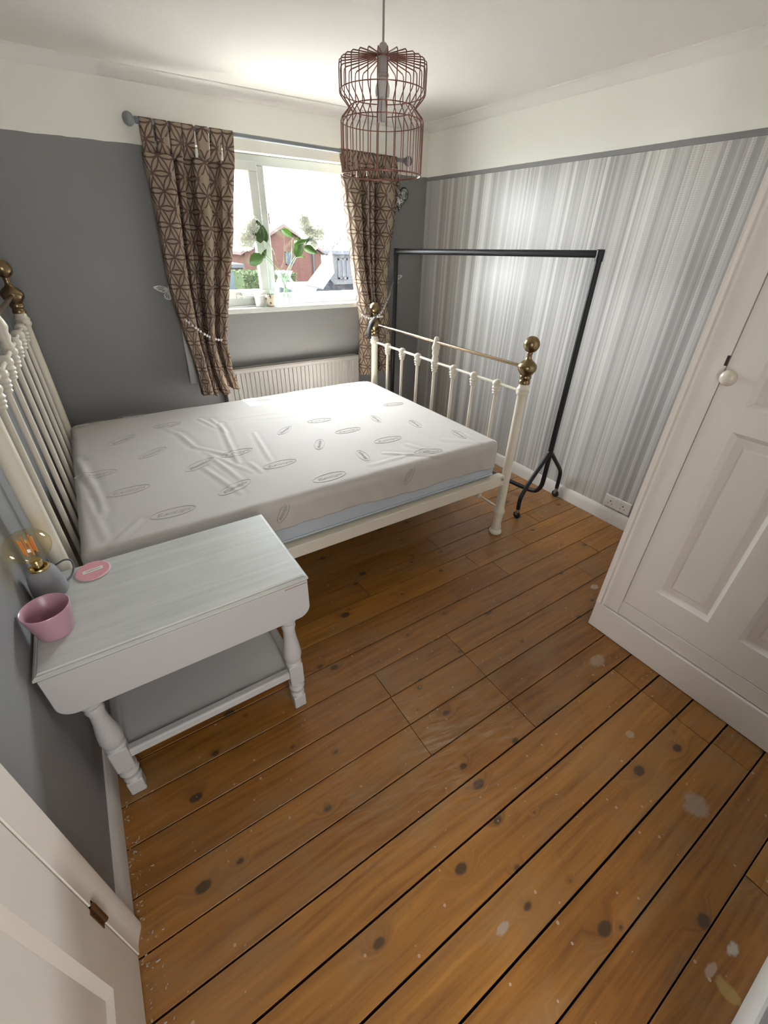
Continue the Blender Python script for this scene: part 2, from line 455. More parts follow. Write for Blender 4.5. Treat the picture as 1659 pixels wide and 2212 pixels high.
strip('trim_1', CO, lambda u, v, w: (w, YW - u, ZC + v), XL, XR, M_CEIL, 'white coving between ceiling and window wall', 'coving', 60)
strip('trim_2', CO, lambda u, v, w: (XR - u, w, ZC + v), YN, YW, M_CEIL, 'white coving between ceiling and striped wall', 'coving', 60)
strip('trim_3', [(0, 0), (0.004, 0.001), (0.004, 0.025), (0, 0.026)], lambda u, v, w: (XR - u, w, ZR - 0.026 + v), 0.70, YW, M_RAILGREY, 'thin grey painted line above the striped wallpaper', 'trim')
strip('trim_4', CO, lambda u, v, w: (XL + u, w, ZC + v), YN, YW, M_CEIL, 'white coving between ceiling and left wall', 'coving', 60)

# ------------------------------------------------------------------ window
M_GLASS = bpy.data.materials.new('window_glass')
def glassy(m, tint, strength=0.06, edge=0.6, rough=0.02, rim=None):
    nt, N, L, P = nodes_of(m)
    out = N['Material Output']; N.remove(P)
    tr = N.new('ShaderNodeBsdfTransparent'); tr.inputs[0].default_value = (*tint, 1)
    gl = N.new('ShaderNodeBsdfGlossy'); gl.inputs['Roughness'].default_value = rough
    lw = N.new('ShaderNodeLayerWeight'); lw.inputs[0].default_value = 0.35
    B = NB(nt)
    f = B.op('ADD', B.op('MULTIPLY', B.op('POWER', lw.outputs['Facing'], 3.0), edge), strength)
    mx = N.new('ShaderNodeMixShader')
    L.new(f, mx.inputs[0]); L.new(tr.outputs[0], mx.inputs[1]); L.new(gl.outputs[0], mx.inputs[2]); L.new(mx.outputs[0], out.inputs[0])
    if rim:      # thick glass seen edge-on hides what is behind it
        df = N.new('ShaderNodeBsdfDiffuse'); df.inputs[0].default_value = (*rim, 1)
        m2 = N.new('ShaderNodeMixShader'); L.new(B.op('MULTIPLY', B.op('POWER', lw.outputs['Facing'], 1.6), 0.9), m2.inputs[0])
        L.new(mx.outputs[0], m2.inputs[1]); L.new(df.outputs[0], m2.inputs[2]); L.new(m2.outputs[0], out.inputs[0])
    return m
glassy(M_GLASS, (0.98, 0.99, 0.985), 0.03, 0.25)

win = thing('window_1', (1.495, 3.66, OZ0), 'white framed window with an opening casement on the left', 'window')
win['kind'] = 'structure'
FY0, FY1 = 3.635, 3.705
mb = MB()
mb.box(OX0, OX1, FY0, FY1, OZ0, 1.268); mb.box(OX0, OX1, FY0, FY1, 2.06, OZ1)
mb.box(OX0, OX0 + 0.05, FY0, FY1, 1.268, 2.06); mb.box(OX1 - 0.05, OX1, FY0, FY1, 1.268, 2.06)
mb.box(1.287, 1.352, FY0 - 0.004, FY1, 1.268, 2.06)
mb.build('window_frame', M_FRAME, win, bevel=0.006)
mb = MB(); cy0, cy1 = FY0 - 0.018, FY0 + 0.03
mb.box(OX0 + 0.03, 1.30, cy0, cy1, 1.245, 1.305); mb.box(OX0 + 0.03, 1.30, cy0, cy1, 2.025, 2.08)
mb.box(OX0 + 0.03, OX0 + 0.09, cy0, cy1, 1.305, 2.025); mb.box(1.235, 1.30, cy0, cy1, 1.305, 2.025)
cas = mb.build('casement', M_FRAME, win, bevel=0.005)
mb = MB(); mb.box(OX0 + 0.088, 1.237, 3.645, 3.650, 1.303, 2.027); mb.build('pane', M_GLASS, win)
mb = MB(); mb.box(1.35, OX1 - 0.048, 3.662, 3.667, 1.266, 2.062); mb.build('pane', M_GLASS, win)
mb = MB(); mb.tube([(1.03, cy0 - 0.012, 1.262), (1.20, cy0 - 0.012, 1.262)], 0.006, 8); mb.box(1.03, 1.05, cy0 - 0.016, cy0 + 0.001, 1.25, 1.275)
mb.build('casement_stay', M_FRAME, cas)
mb = MB(); mb.box(1.07, 1.10, cy0 - 0.02, cy0 + 0.001, 1.25, 1.29); mb.tube([(1.085, cy0 - 0.022, 1.285), (1.13, cy0 - 0.03, 1.287)], 0.007, 8)
mb.build('window_handle', M_FRAME, cas)
mb = MB(); mb.box(OX0 - 0.03, OX1 + 0.03, 3.515, YW, 1.155, OZ0); mb.box(OX0 + 0.001, OX1 - 0.001, YW - 0.001, 3.64, 1.156, OZ0)
tag(mb.build('window_sill', M_FRAME, win, bevel=0.004), None)

# ------------------------------------------------------------------ built-in wardrobe on the right
wd = thing('built_in_wardrobe', (2.24, 0.18, 0), 'tall cream panelled built-in wardrobe standing on the right', 'wardrobe')
WX = 1.76
mb = MB()
mb.box(WX, XR - 0.001, 0.685, 0.703, 0, ZC - 0.001)                    # side facing the window
mb.box(WX, WX + 0.025, 0.597, 0.703, 0.158, ZC - 0.001)              # hinge-side stile
mb.box(WX, WX + 0.025, YN + 0.001, -0.165, 0.158, ZC - 0.001)
mb.box(WX, WX + 0.025, -0.165, 0.597, 2.02, ZC - 0.001)
mb.box(WX + 0.004, WX + 0.025, -0.165, 0.597, 0.158, 0.236)
mb.build('carcass', M_WARD, wd, bevel=0.003)
mb = MB(); mb.box(WX - 0.006, WX + 0.02, YN + 0.001, 0.703, 0.001, 0.153); mb.build('plinth', M_WARD, wd, bevel=0.003)
mb = MB(); mb.prism([(0, 0), (0.012, 0.003), (0.012, 0.012), (0.004, 0.02), (0.008, 0.03), (0, 0.036)], lambda u, v, w: (WX - u, 0.704 - v, w), 0.154, ZC - 0.002)
mb.build('edge_bead', M_WARD, wd, smooth=50)
# door: stiles and rails proud of fielded panels
dy0, dy1, dz0, dz1 = -0.160, 0.594, 0.240, 2.016
DX = WX + 0.004
mb = MB()
ys = [dy1, 0.497, 0.283, 0.178, -0.05, dy0]
zs = [dz0, 0.378, 1.112, 1.198, 1.93, dz1]
mb.box(DX, DX + 0.03, ys[1], ys[0], dz0, dz1); mb.box(DX, DX + 0.03, ys[3], ys[2], dz0, dz1); mb.box(DX, DX + 0.03, ys[5], ys[4], dz0, dz1)
for a, b in ((ys[2], ys[1]), (ys[4], ys[3])):
    for q in ((zs[0], zs[1]), (zs[2], zs[3]), (zs[4], zs[5])): mb.box(DX, DX + 0.03, a, b, q[0], q[1])
wdoor = mb.build('door', M_WARD, wd)
def fielded(y0, y1, z0, z1, x, sgn, parent, m, dep=0.016, fld=0.032, name='panel'):
    """a sunk panel with a sloping moulding and a raised centre; x is the face, sgn +1 sinks towards +x"""
    b = MB(); s = sgn
    rings = [(0, 0.0), (0.014, 0.75), (0.017, 1.0), (fld + 0.012, 0.92), (fld + 0.02, 0.62)]
    vs, fs = [], []
    for ins, d in rings:
        vs += [(x + s * dep * d, y0 + ins, z0 + ins), (x + s * dep * d, y1 - ins, z0 + ins), (x + s * dep * d, y1 - ins, z1 - ins), (x + s * dep * d, y0 + ins, z1 - ins)]
    for k in range(len(rings) - 1):
        for j in range(4): fs.append((k * 4 + j, k * 4 + (j + 1) % 4, k * 4 + 4 + (j + 1) % 4, k * 4 + 4 + j))
    k = (len(rings) - 1) * 4; fs.append((k, k + 1, k + 2, k + 3))
    # back so that the panel is solid
    o = len(vs); vs += [(x + s * 0.028, y0, z0), (x + s * 0.028, y1, z0), (x + s * 0.028, y1, z1), (x + s * 0.028, y0, z1)]
    for j in range(4): fs.append((j, (j + 1) % 4, o + (j + 1) % 4, o + j))
    fs.append((o, o + 1, o + 2, o + 3))
    return b.add(vs, fs).build(name, m, parent)
for a, b in ((ys[2], ys[1]), (ys[4], ys[3])):
    for q in ((zs[1], zs[2]), (zs[3], zs[4])): fielded(a, b, q[0], q[1], DX, 1, wdoor, M_WARD)
M_KNOB = mat('cream_china_knob', (0.66, 0.60, 0.50), 0.25)
kc = Vector((DX, 0.566, 1.283))
RX = Matrix.Rotation(-PI / 2, 3, 'Y')
tag(MB().lathe([(0.013, 0), (0.009, 0.008), (0.012, 0.016), (0.023, 0.024), (0.026, 0.034), (0.021, 0.043), (0.008, 0.047), (0, 0.0475)], 20, kc, tilt=RX)
    .build('knob', M_KNOB, wdoor, smooth=60), 'round cream door knob')
MB().box(WX - 0.0007, WX + 0.003, 0.596, 0.604, 1.312, 1.345).build('latch_slot', mat('dark_latch_hole', (0.05, 0.025, 0.02), 0.8), wd)

# ------------------------------------------------------------------ room door in the left wall, lower left
dr = thing('door_1', (-0.35, 0.22, 0), 'cream panelled room door in the left wall near the camera', 'door')
dr['kind'] = 'structure'
mb = MB(); mb.prism([(0, 0), (0.03, 0.0), (0.03, 0.012), (0.022, 0.034), (0.018, 0.05), (0.018, 0.068), (0, 0.07)], lambda u, v, w: (XL + u, 0.685 - v, w), 0, 2.05)
mb.build('architrave', M_DOORP, dr, smooth=35)
DL = -0.349
mb = MB(); y0d, y1d = -0.16, 0.611
mb.box(XL, DL, 0.495, y1d, 0.006, 2.0); mb.box(XL, DL, y0d, -0.05, 0.006, 2.0); mb.box(XL, DL, 0.17, 0.28, 0.006, 2.0)
for a, b in ((0.28, 0.495), (-0.05, 0.17)):
    for q in ((0.006, 0.25), (0.95, 1.08), (1.87, 2.0)): mb.box(XL, DL, a, b, *q)
dleaf = mb.build('door_leaf', M_DOORP, dr)
for a, b in ((0.28, 0.495), (-0.05, 0.17)):
    for q in ((0.25, 0.95), (1.08, 1.87)):
        bm_ = MB(); xx = DL
        vs, fs = [], []
        for ins, x in ((0, DL), (0.018, DL - 0.011), (0.022, DL - 0.011)):
            vs += [(x, a + ins, q[0] + ins), (x, b - ins, q[0] + ins), (x, b - ins, q[1] - ins), (x, a + ins, q[1] - ins)]
        for k in range(2):
            for j in range(4): fs.append((k * 4 + j, k * 4 + (j + 1) % 4, k * 4 + 4 + (j + 1) % 4, k * 4 + 4 + j))
        fs.append((8, 9, 10, 11)); bm_.add(vs, fs).build('panel', M_DOORP, dleaf)
M_BRASSOLD = mat('tarnished_brass_hinge', (0.16, 0.085, 0.035), 0.45, 0.7)
mb = MB(); mb.tube([(DL + 0.004, 0.616, 0.285), (DL + 0.004, 0.616, 0.378)], 0.0065, 10); mb.box(DL - 0.001, DL + 0.002, 0.600, 0.630, 0.285, 0.378)
tag(mb.build('hinge', M_BRASSOLD, dr, smooth=40), 'brown metal hinge')

# ------------------------------------------------------------------ double socket
so = thing('wall_socket', (XR - 0.005, 1.19, 0.11), 'white double wall socket just above the skirting of the striped wall', 'socket')
M_PLAS = mat('white_plastic', (0.72, 0.71, 0.69), 0.3)
MB().box(XR - 0.011, XR - 0.0005, 1.102, 1.285, 0.112, 0.196).build('socket_plate', M_PLAS, so, bevel=0.003)
for yy in (1.15, 1.24):
    b = MB()
    b.box(XR - 0.0118, XR - 0.0105, yy - 0.004, yy + 0.004, 0.155, 0.163); b.box(XR - 0.0118, XR - 0.0105, yy - 0.017, yy - 0.010, 0.138, 0.142); b.box(XR - 0.0118, XR - 0.0105, yy + 0.010, yy + 0.017, 0.138, 0.142)
    b.build('socket_holes', M_DARK, so)
for yy in (1.178, 1.208): MB().box(XR - 0.014, XR - 0.0105, yy - 0.008, yy + 0.008, 0.165, 0.185).build('switch', M_PLAS, so, bevel=0.001)

# ------------------------------------------------------------------ bed
M_CREAM = mat('cream_enamel', (0.70, 0.655, 0.55), 0.32, spec=0.5)
M_BRASS = mat('antique_brass', (0.25, 0.185, 0.10), 0.28, 1.0)
M_BRASSL = mat('polished_brass_rail', (0.38, 0.28, 0.175), 0.24, 1.0)
M_SLAT = mat('pine_slat', (0.45, 0.30, 0.16), 0.6)
bed = thing('bed_frame', (0.83, 2.31, 0), 'cream metal bedstead with brass ball finials and spindled ends', 'bed')
BY0, BY1 = 1.540, 3.085
FX = 1.936
HX0, HX1 = -0.292, -0.262      # head end stands slightly askew

def post(x, y, zn):
    """turned post up to the brass collar at zn, with its brass urn and ball"""
    pr = [(0.036, 0), (0.042, 0.008), (0.041, 0.022), (0.030, 0.034), (0.034, 0.05), (0.027, 0.075), (0.029, 0.12), (0.032, 0.155), (0.0365, 0.165), (0.036, 0.178),
          (0.032, 0.186), (0.028, 0.205), (0.0275, 0.3), (0.0262, zn - 0.10), (0.026, zn - 0.068), (0.032, zn - 0.062), (0.0355, zn - 0.05), (0.031, zn - 0.038), (0.035, zn - 0.03), (0.027, zn - 0.02), (0.0255, zn)]
    p = MB().lathe(pr, 24, (x, y, 0)).build('post', M_CREAM, bed, smooth=50)
    br = [(0.029, -0.004), (0.031, 0.004), (0.029, 0.012), (0.026, 0.018), (0.031, 0.026), (0.0325, 0.034), (0.029, 0.042), (0.036, 0.052), (0.047, 0.068), (0.051, 0.084), (0.047, 0.098), (0.034, 0.112),
          (0.020, 0.122), (0.015, 0.132), (0.0135, 0.148), (0.0165, 0.156), (0.0135, 0.162)]
    br += [(0.0418 * math.sin(t), 0.2 - 0.0418 * math.cos(t)) for t in [0.34 + k * (PI - 0.34) / 11 for k in range(12)]]
    f = MB().lathe(br, 28, (x, y, zn)).build('finial', M_BRASS, p, smooth=50)
    f['label'] = 'brass urn and ball finial'
    return p

zF, zH = 1.0, 1.285
for y in (BY0, BY1): post(FX, y, zF)
post(HX0, BY0, zH); post(HX1, BY1, zH)

def knuckle(tall=False):
    b = MB()
    b.ell((0, 0, 0), 0.021, 0.021, 0.02, 12, 8)
    b.lathe([(0.012, -0.055), (0.015, -0.05), (0.013, -0.044), (0.018, -0.036), (0.0155, -0.03), (0.020, -0.022), (0.016, -0.012), (0.018, 0)], 12)
    if tall:
        b.lathe([(0.014, 0.0), (0.018, 0.02), (0.013, 0.032), (0.019, 0.05), (0.016, 0.062), (0.022, 0.08), (0.018, 0.1), (0.011, 0.118), (0.014, 0.128), (0.008, 0.14)], 12)
    for q in b.v: q.x *= 1.3; q.y *= 1.3; q.z *= 1.15
    return b.mesh('knuckle', 50)
KN, KT = knuckle(), knuckle(True)
KN.materials.append(M_CREAM); KT.materials.append(M_CREAM)

def bed_end(pA, pB, zlow, ztop, zbot):
    A, Bv = Vector(pA), Vector(pB)
    def P(t, z): q = A.lerp(Bv, t); return Vector((q.x, q.y, z))
    MB().tube([P(0.018, ztop), P(0.982, ztop)], 0.0095, 12).build('brass_rail', M_BRASSL, bed, smooth=60)
    MB().tube([P(0.0, zlow), P(1.0, zlow)], 0.0085, 10).build('upper_rail', M_CREAM, bed, smooth=60)
    MB().tube([P(0.0, zbot), P(1.0, zbot)], 0.0075, 10).build('lower_rail', M_CREAM, bed, smooth=60)
    ms = MB().tube([(0, 0, zbot), (0, 0, zlow)], 0.0105, 10).mesh('spindle', 60); ms.materials.append(M_CREAM)
    kb = MB().lathe([(0.010, -0.02), (0.02, -0.012), (0.022, 0.0), (0.018, 0.016), (0.022, 0.03), (0.013, 0.05)], 12).mesh('casting', 50); kb.materials.append(M_CREAM)
    for k in range(7):
        t = (k + 1) / 8
        q = P(t, 0)
        sp = put('spindle', ms, None, bed, q)
        put('casting', KT if k == 3 else KN, None, sp, (q.x, q.y, zlow))
        put('casting', kb, None, sp, (q.x, q.y, zbot))
bed_end((FX, BY0, 0), (FX, BY1, 0), 0.952, 1.082, 0.19)
bed_end((HX0, BY0, 0), (HX1, BY1, 0), 1.235, 1.365, 0.24)
# side rails of angle iron
for y, s in ((BY0, 1), (BY1, -1)):
    hx = HX0 if y == BY0 else HX1
    MB().prism([(-0.011, 0.372), (0.014, 0.372), (0.014, 0.415), (0.045, 0.415), (0.045, 0.437), (0.004, 0.438), (-0.011, 0.438)], lambda u, v, w: (w, y + s * u, v), hx + 0.02, FX - 0.02).build('side_rail', M_CREAM, bed, bevel=0.004)
M_STEEL = mat('dull_steel', (0.35, 0.34, 0.32), 0.4, 0.9)
for y, s in ((BY0, 1), (BY1, -1)):
    MB().lathe([(0.008, 0), (0.008, 0.006), (0.005, 0.009), (0, 0.0095)], 10, (FX - 0.045, y - s * 0.012, 0.42), tilt=Matrix.Rotation(s * PI / 2, 3, 'X')).build('bolt', M_STEEL, bed, smooth=40)
slm = MB().box(-0.035, 0.035, BY0 + 0.046, BY1 - 0.046, 0, 0.014).mesh('slat'); slm.materials.append(M_SLAT)
for k in range(13): put('slat', slm, None, bed, (-0.17 + k * 0.165, 0, 0.4225))

# ------------------------------------------------------------------ mattress
MX0, MX1, MY0, MY1, MZ = -0.245, 1.868, 1.562, 3.062, 0.672
ZB = 0.4375

def seg_d(px, py, a, b):
    ax, ay = a; bx, by = b
    dx, dy = bx - ax, by - ay
    t = max(0, min(1, ((px - ax) * dx + (py - ay) * dy) / (dx * dx + dy * dy)))
    return math.hypot(px - ax - t * dx, py - ay - t * dy), t

_R = [  # picture positions of the creases in the cover: start, end, width, height
    ((385, 935), (420, 965), 9, 8), ((420, 965), (505, 985), 8, 6), ((430, 905), (470, 925), 7, 6), ((455, 905), (490, 935), 7, 7), ((475, 915), (515, 1000), 8, 9),
    ((548, 935), (585, 995), 7, 8), ((455, 985), (520, 1035), 8, 7), ((440, 975), (545, 1020), 7, 5), ((540, 1000), (565, 1020), 7, 6), ((440, 1010), (520, 1065), 8, 7),
    ((160, 990), (200, 1050), 11, 9), ((195, 1035), (225, 1105), 9, 9), ((190, 1080), (228, 1165), 8, 7), ((180, 1000), (190, 1040), 12, 6), ((240, 1180), (300, 1125), 8, 7), ((215, 1095), (222, 1120), 8, 5),
    ((880, 960), (960, 985), 10, 9), ((830, 978), (950, 985), 8, 9), ((800, 1005), (890, 980), 9, 5), ((1000, 935), (1050, 960), 9, 5), ((960, 950), (1040, 955), 14, 4),
    ((560, 905), (680, 893), 12, 3), ((300, 890), (430, 880), 14, 3), ((640, 1075), (830, 1025), 16, 3), ((345, 920), (380, 935), 9, 4), ((500, 905), (600, 890), 10, 3)]
RIDGE = []
for a, b, w, h in _R:
    A, B_ = at(*a, 2, MZ), at(*b, 2, MZ); RIDGE.append(((A.x, A.y), (B_.x, B_.y), w * 0.0016, h * 0.00055))

def ztop(x, y):
    z = MZ
    for a, b, w, h in RIDGE:
        if x < min(a[0], b[0]) - 4 * w or x > max(a[0], b[0]) + 4 * w or y < min(a[1], b[1]) - 4 * w or y > max(a[1], b[1]) + 4 * w: continue
        d, t = seg_d(x, y, a, b)
        e = math.exp(-(d / w) ** 2) * (0.35 + 0.65 * math.sin(PI * min(1, max(0, 0.08 + t * 0.84))))
        z += h * (e - 0.35 * math.exp(-((d - 1.7 * w) / w) ** 2))
    z += 0.004 * (noise.noise(Vector((x * 2.2, y * 2.2, 1.0)))) + 0.0012 * noise.noise(Vector((x * 9, y * 7, 4.0)))
    # the top dips gently to the edges
    z -= 0.010 * (max(0, (x - MX0) / (MX1 - MX0) - 0.8) / 0.2) ** 2
    return z

def hem(x): return 0.558 - 0.028 * (x - MX0) + 0.006 * math.sin(x * 9)

def cover_mesh():
    r = 0.045
    bm = bmesh.new()
    lo = Vector((MX0, MY0, -5)); hi = Vector((MX1, MY1, MZ))
    def rp(p):
        q = Vector((min(max(p.x, MX0 + r), MX1 - r), min(max(p.y, MY0 + r), MY1 - r), min(p.z, MZ - r)))
        d = p - q
        if d.length > 1e-6: return q + d.normalized() * r
        return p
    def grid(fn, nu, nv, us=None, vs=None):
        g = [[bm.verts.new(fn(i / nu, j / nv)) for j in range(nv + 1)] for i in range(nu + 1)]
        for i in range(nu):
            for j in range(nv): bm.faces.new((g[i][j], g[i + 1][j], g[i + 1][j + 1], g[i][j + 1]))
    def tp(u, v):
        x, y = MX0 + u * (MX1 - MX0), MY0 + v * (MY1 - MY0)
        p = rp(Vector((x, y, MZ))); p.z += ztop(x, y) - MZ; return p
    grid(tp, 250, 180)
    def side(y0):
        def f(u, v):
            x = MX0 + u * (MX1 - MX0)
            zt = MZ
            z = zt + (hem(x) - zt) * v
            p = rp(Vector((x, y0, z)))
            if v == 0: p.z += ztop(x, y0) - MZ
            s = 1 if y0 == MY0 else -1
            k = min(1, v * 3) * (1 - abs(2 * u - 1) ** 8)
            p.y -= s * 0.004 * k * (math.sin(x * 23 + v * 3) + 0.6 * math.sin(x * 57 - v * 5)) * v
            return p
        return f
    grid(side(MY0), 250, 22); grid(side(MY1), 250, 22)
    def endf(x0):
        def f(u, v):
            y = MY0 + u * (MY1 - MY0)
            z = MZ + (hem(x0) - MZ) * v
            p = rp(Vector((x0, y, z)))
            if v == 0: p.z += ztop(x0, y) - MZ
            s = 1 if x0 == MX0 else -1
            p.x -= s * 0.004 * math.sin(y * 31 + 1) * v * (1 - abs(2 * u - 1) ** 8)
            return p
        return f
    grid(endf(MX0), 180, 22); grid(endf(MX1), 180, 22)
    bmesh.ops.remove_doubles(bm, verts=bm.verts[:], dist=0.0012)
    bmesh.ops.recalc_face_normals(bm, faces=bm.faces[:])
    me = bpy.data.meshes.new('cover'); bm.to_mesh(me); bm.free(); me.shade_smooth()
    return me

M_COVER = mat('cream_knit_cover', (0.51, 0.482, 0.463), 0.75, bump=0.2, bscale=420, spec=0.25)
M_COVER2 = mat('embossed_cream_thread', (0.462, 0.434, 0.415), 0.7, spec=0.25)
M_RADI = mat('shade_darkened_radiator_enamel', (0.29, 0.278, 0.26), 0.4)  # white enamel darkened so that the radiator reads as shaded
M_BLUE = mat('pale_blue_ticking', (0.46, 0.505, 0.56), 0.7, bump=0.3, bscale=300)
mt = thing('mattress', (0.81, 2.31, ZB), 'thick mattress in an embossed cream cover on the bedstead', 'mattress')
body = MB().box(MX0 + 0.008, MX1 - 0.008, MY0 + 0.007, MY1 - 0.007, ZB, MZ - 0.03).build('mattress_body', M_BLUE, mt, bevel=0.03, seg=5)
body['label'] = 'pale blue quilted mattress side'
MB().tube([(MX0 + 0.03, MY0 + 0.006, ZB + 0.018), (MX1 - 0.03, MY0 + 0.006, ZB + 0.018)], 0.006, 8).build('piping', M_BLUE, mt, smooth=60)
cover = put('cover', cover_mesh(), M_COVER, mt)
sm_ = cover.modifiers.new('cloth', 'SOLIDIFY'); sm_.thickness = 0.002; sm_.offset = -1

# the embossed oval with its lettering
def logo_base():
    cu = bpy.data.curves.new('lettering', 'FONT'); cu.body = 'Silentnight'; cu.size = 0.031; cu.shear = 0.28; cu.extrude = 0.0006
    cu.align_x = 'CENTER'; cu.align_y = 'CENTER'; cu.resolution_u = 2; cu.offset = 0.0004
    ob = bpy.data.objects.new('lettering', cu); COL.objects.link(ob)
    dg = bpy.context.evaluated_depsgraph_get()
    me = bpy.data.meshes.new_from_object(ob.evaluated_get(dg))
    bpy.data.objects.remove(ob)
    v = [p.co.copy() for p in me.vertices]; f = [tuple(p.vertices) for p in me.polygons]
    b = MB().add(v, f)
    b.tube([(0.088 * math.cos(a), 0.034 * math.sin(a), 0) for a in [2 * PI * k / 40 for k in range(40)]], 0.0013, 5, closed=True)
    return b.v, b.f
LV, LF = logo_base()
def logo(fn):
    b = MB().add([fn(p.x, p.y, p.z) for p in LV], LF)
    b.build('embossed_logo', M_COVER2, cover)
LOGOS = [(375, 1106, 0, 1), (278, 1060, 3, 1), (712, 1031, 3, 1), (605, 1003, 2, 1), (512, 978, 4, 1), (508, 1052, 22, 1), (432, 1003, 28, 1), (330, 978, 30, .95), (262, 951, 32, .95), (208, 1025, -4, 1),
         (784, 984, 82, .8), (690, 960, 60, .8), (838, 950, -4, 1), (752, 930, -3, .95), (897, 916, 84, .8), (812, 905, 84, .75), (991, 937, 84, .8), (925, 975, -20, .9), (690, 908, -5, .9), (615, 930, 40, .8),
         (362, 918, -3, .9), (190, 918, 25, .9), (285, 900, -8, .9), (850, 872, -6, .9), (560, 868, -6, .9)]
for px, py, ang, sc in LOGOS:
    c = at(px, py, 2, MZ); a = math.radians(ang); ca, sa = math.cos(a) * sc, math.sin(a) * sc
    def fn(x, y, z, c=c, ca=ca, sa=sa):
        X, Y = c.x + x * ca - y * sa, c.y + x * sa + y * ca
        return (X, Y, ztop(X, Y) + 0.0009 + z * 0.7)
    logo(fn)
for px, py, ang in ((612, 1108, 62), (884, 1028, 62)):
    c = at(px, py, 1, MY0 - 0.003); a = math.radians(ang); ca, sa = math.cos(a), math.sin(a)
    def fn(x, y, z, c=c, ca=ca, sa=sa):
        X, Z = c.x + (x * ca - y * sa) * 0.62, c.z + (x * sa + y * ca) * 0.55
        return (X, MY0 - 0.0055 - z, max(0.535, min(0.66, Z)))
    logo(fn)

# black cloth strap with a white paper tag hung over the far bedpost
M_BLACKC = mat('black_cloth', (0.012, 0.011, 0.013), 0.8)
st = thing('hanging_strap', (FX - 0.06, BY1, 0.99), 'black fabric strap looped over the far brass finial of the bed foot', 'strap')
b = MB(); N_ = 12
pth = [(FX - 0.012, 1.145), (FX - 0.032, 1.138), (FX - 0.058, 1.110), (FX - 0.075, 1.07), (FX - 0.08, 1.03), (FX - 0.076, 0.99)]
vs = []; fs = []
for i, (x, z) in enumerate(pth):
    w = 0.012 + 0.003 * i
    vs += [(x, BY1 - 0.055 - w * 0.3, z), (x, BY1 - 0.055 + w * 2, z)]
for i in range(len(pth) - 1): fs.append((2 * i, 2 * i + 1, 2 * i + 3, 2 * i + 2))
o = b.add(vs, fs).build('strap_band', M_BLACKC, st, smooth=80); sm = o.modifiers.new('t', 'SOLIDIFY'); sm.thickness = 0.004
b = MB().box(FX - 0.035, FX + 0.022, BY1 - 0.085, BY1 - 0.082, 1.142, 1.152); b.build('paper_tag', M_PLAS, st)

# ------------------------------------------------------------------ bedside drop-leaf table
def table_paint():
    m = bpy.data.materials.new('brushed_grey_white_paint'); nt, N, L, P = nodes_of(m); B = NB(nt)
    pos = B.pos(); x, y, z = B.sep(pos)
    n = B.noise(B.comb(B.op('MULTIPLY', x, 3.0), B.op('MULTIPLY', y, 60.0), B.op('MULTIPLY', z, 8.0)), 1.0, 5, 0.6)
    n2 = B.noise(pos, 5, 4)
    f = B.op('ADD', B.op('MULTIPLY', n, 0.6), B.op('MULTIPLY', n2, 0.4))
    L.new(B.ramp(f, [(0.33, (0.45, 0.465, 0.445)), (0.52, (0.53, 0.545, 0.525)), (0.66, (0.59, 0.595, 0.575))]), P.inputs['Base Color'])
    P.inputs['Roughness'].default_value = 0.5
    b = N.new('ShaderNodeBump'); b.inputs['Strength'].default_value = 0.25; b.inputs['Distance'].default_value = 0.001
    L.new(n, b.inputs['Height']); L.new(b.outputs[0], P.inputs['Normal'])
    return m
M_TOP = table_paint()
M_TAB = mat('grey_white_chalk_paint', (0.50, 0.495, 0.50), 0.55, bump=0.15, bscale=70, vary=0.03, vscale=9)
tb = thing('drop_leaf_table', (0.02, 1.255, 0), 'small grey-white painted drop-leaf table beside the bed', 'table')
TX0, TX1, TY0, TY1, TZ = -0.357, 0.393, 1.030, 1.482, 0.70
top = MB()
pr = [(0, -0.016), (0.004, -0.018), (0.004, -0.012), (0.010, -0.004), (0.016, 0.0)]
# moulded edge: stacked rectangles
lv = [(0.006, -0.018), (0.0, -0.015), (0.0, -0.009), (0.006, -0.0045), (0.010, -0.004), (0.013, 0.0)]
vs, fs = [], []
for ins, dz in lv: vs += [(TX0 + ins, TY0 + ins, TZ + dz), (TX1 - ins, TY0 + ins, TZ + dz), (TX1 - ins, TY1 - ins, TZ + dz), (TX0 + ins, TY1 - ins, TZ + dz)]
for k in range(len(lv) - 1):
    for j in range(4): fs.append((4 * k + j, 4 * k + (j + 1) % 4, 4 * k + 4 + (j + 1) % 4, 4 * k + 4 + j))
fs += [(3, 2, 1, 0), tuple(range(4 * len(lv) - 4, 4 * len(lv)))]
top.add(vs, fs).build('table_top', M_TOP, tb)

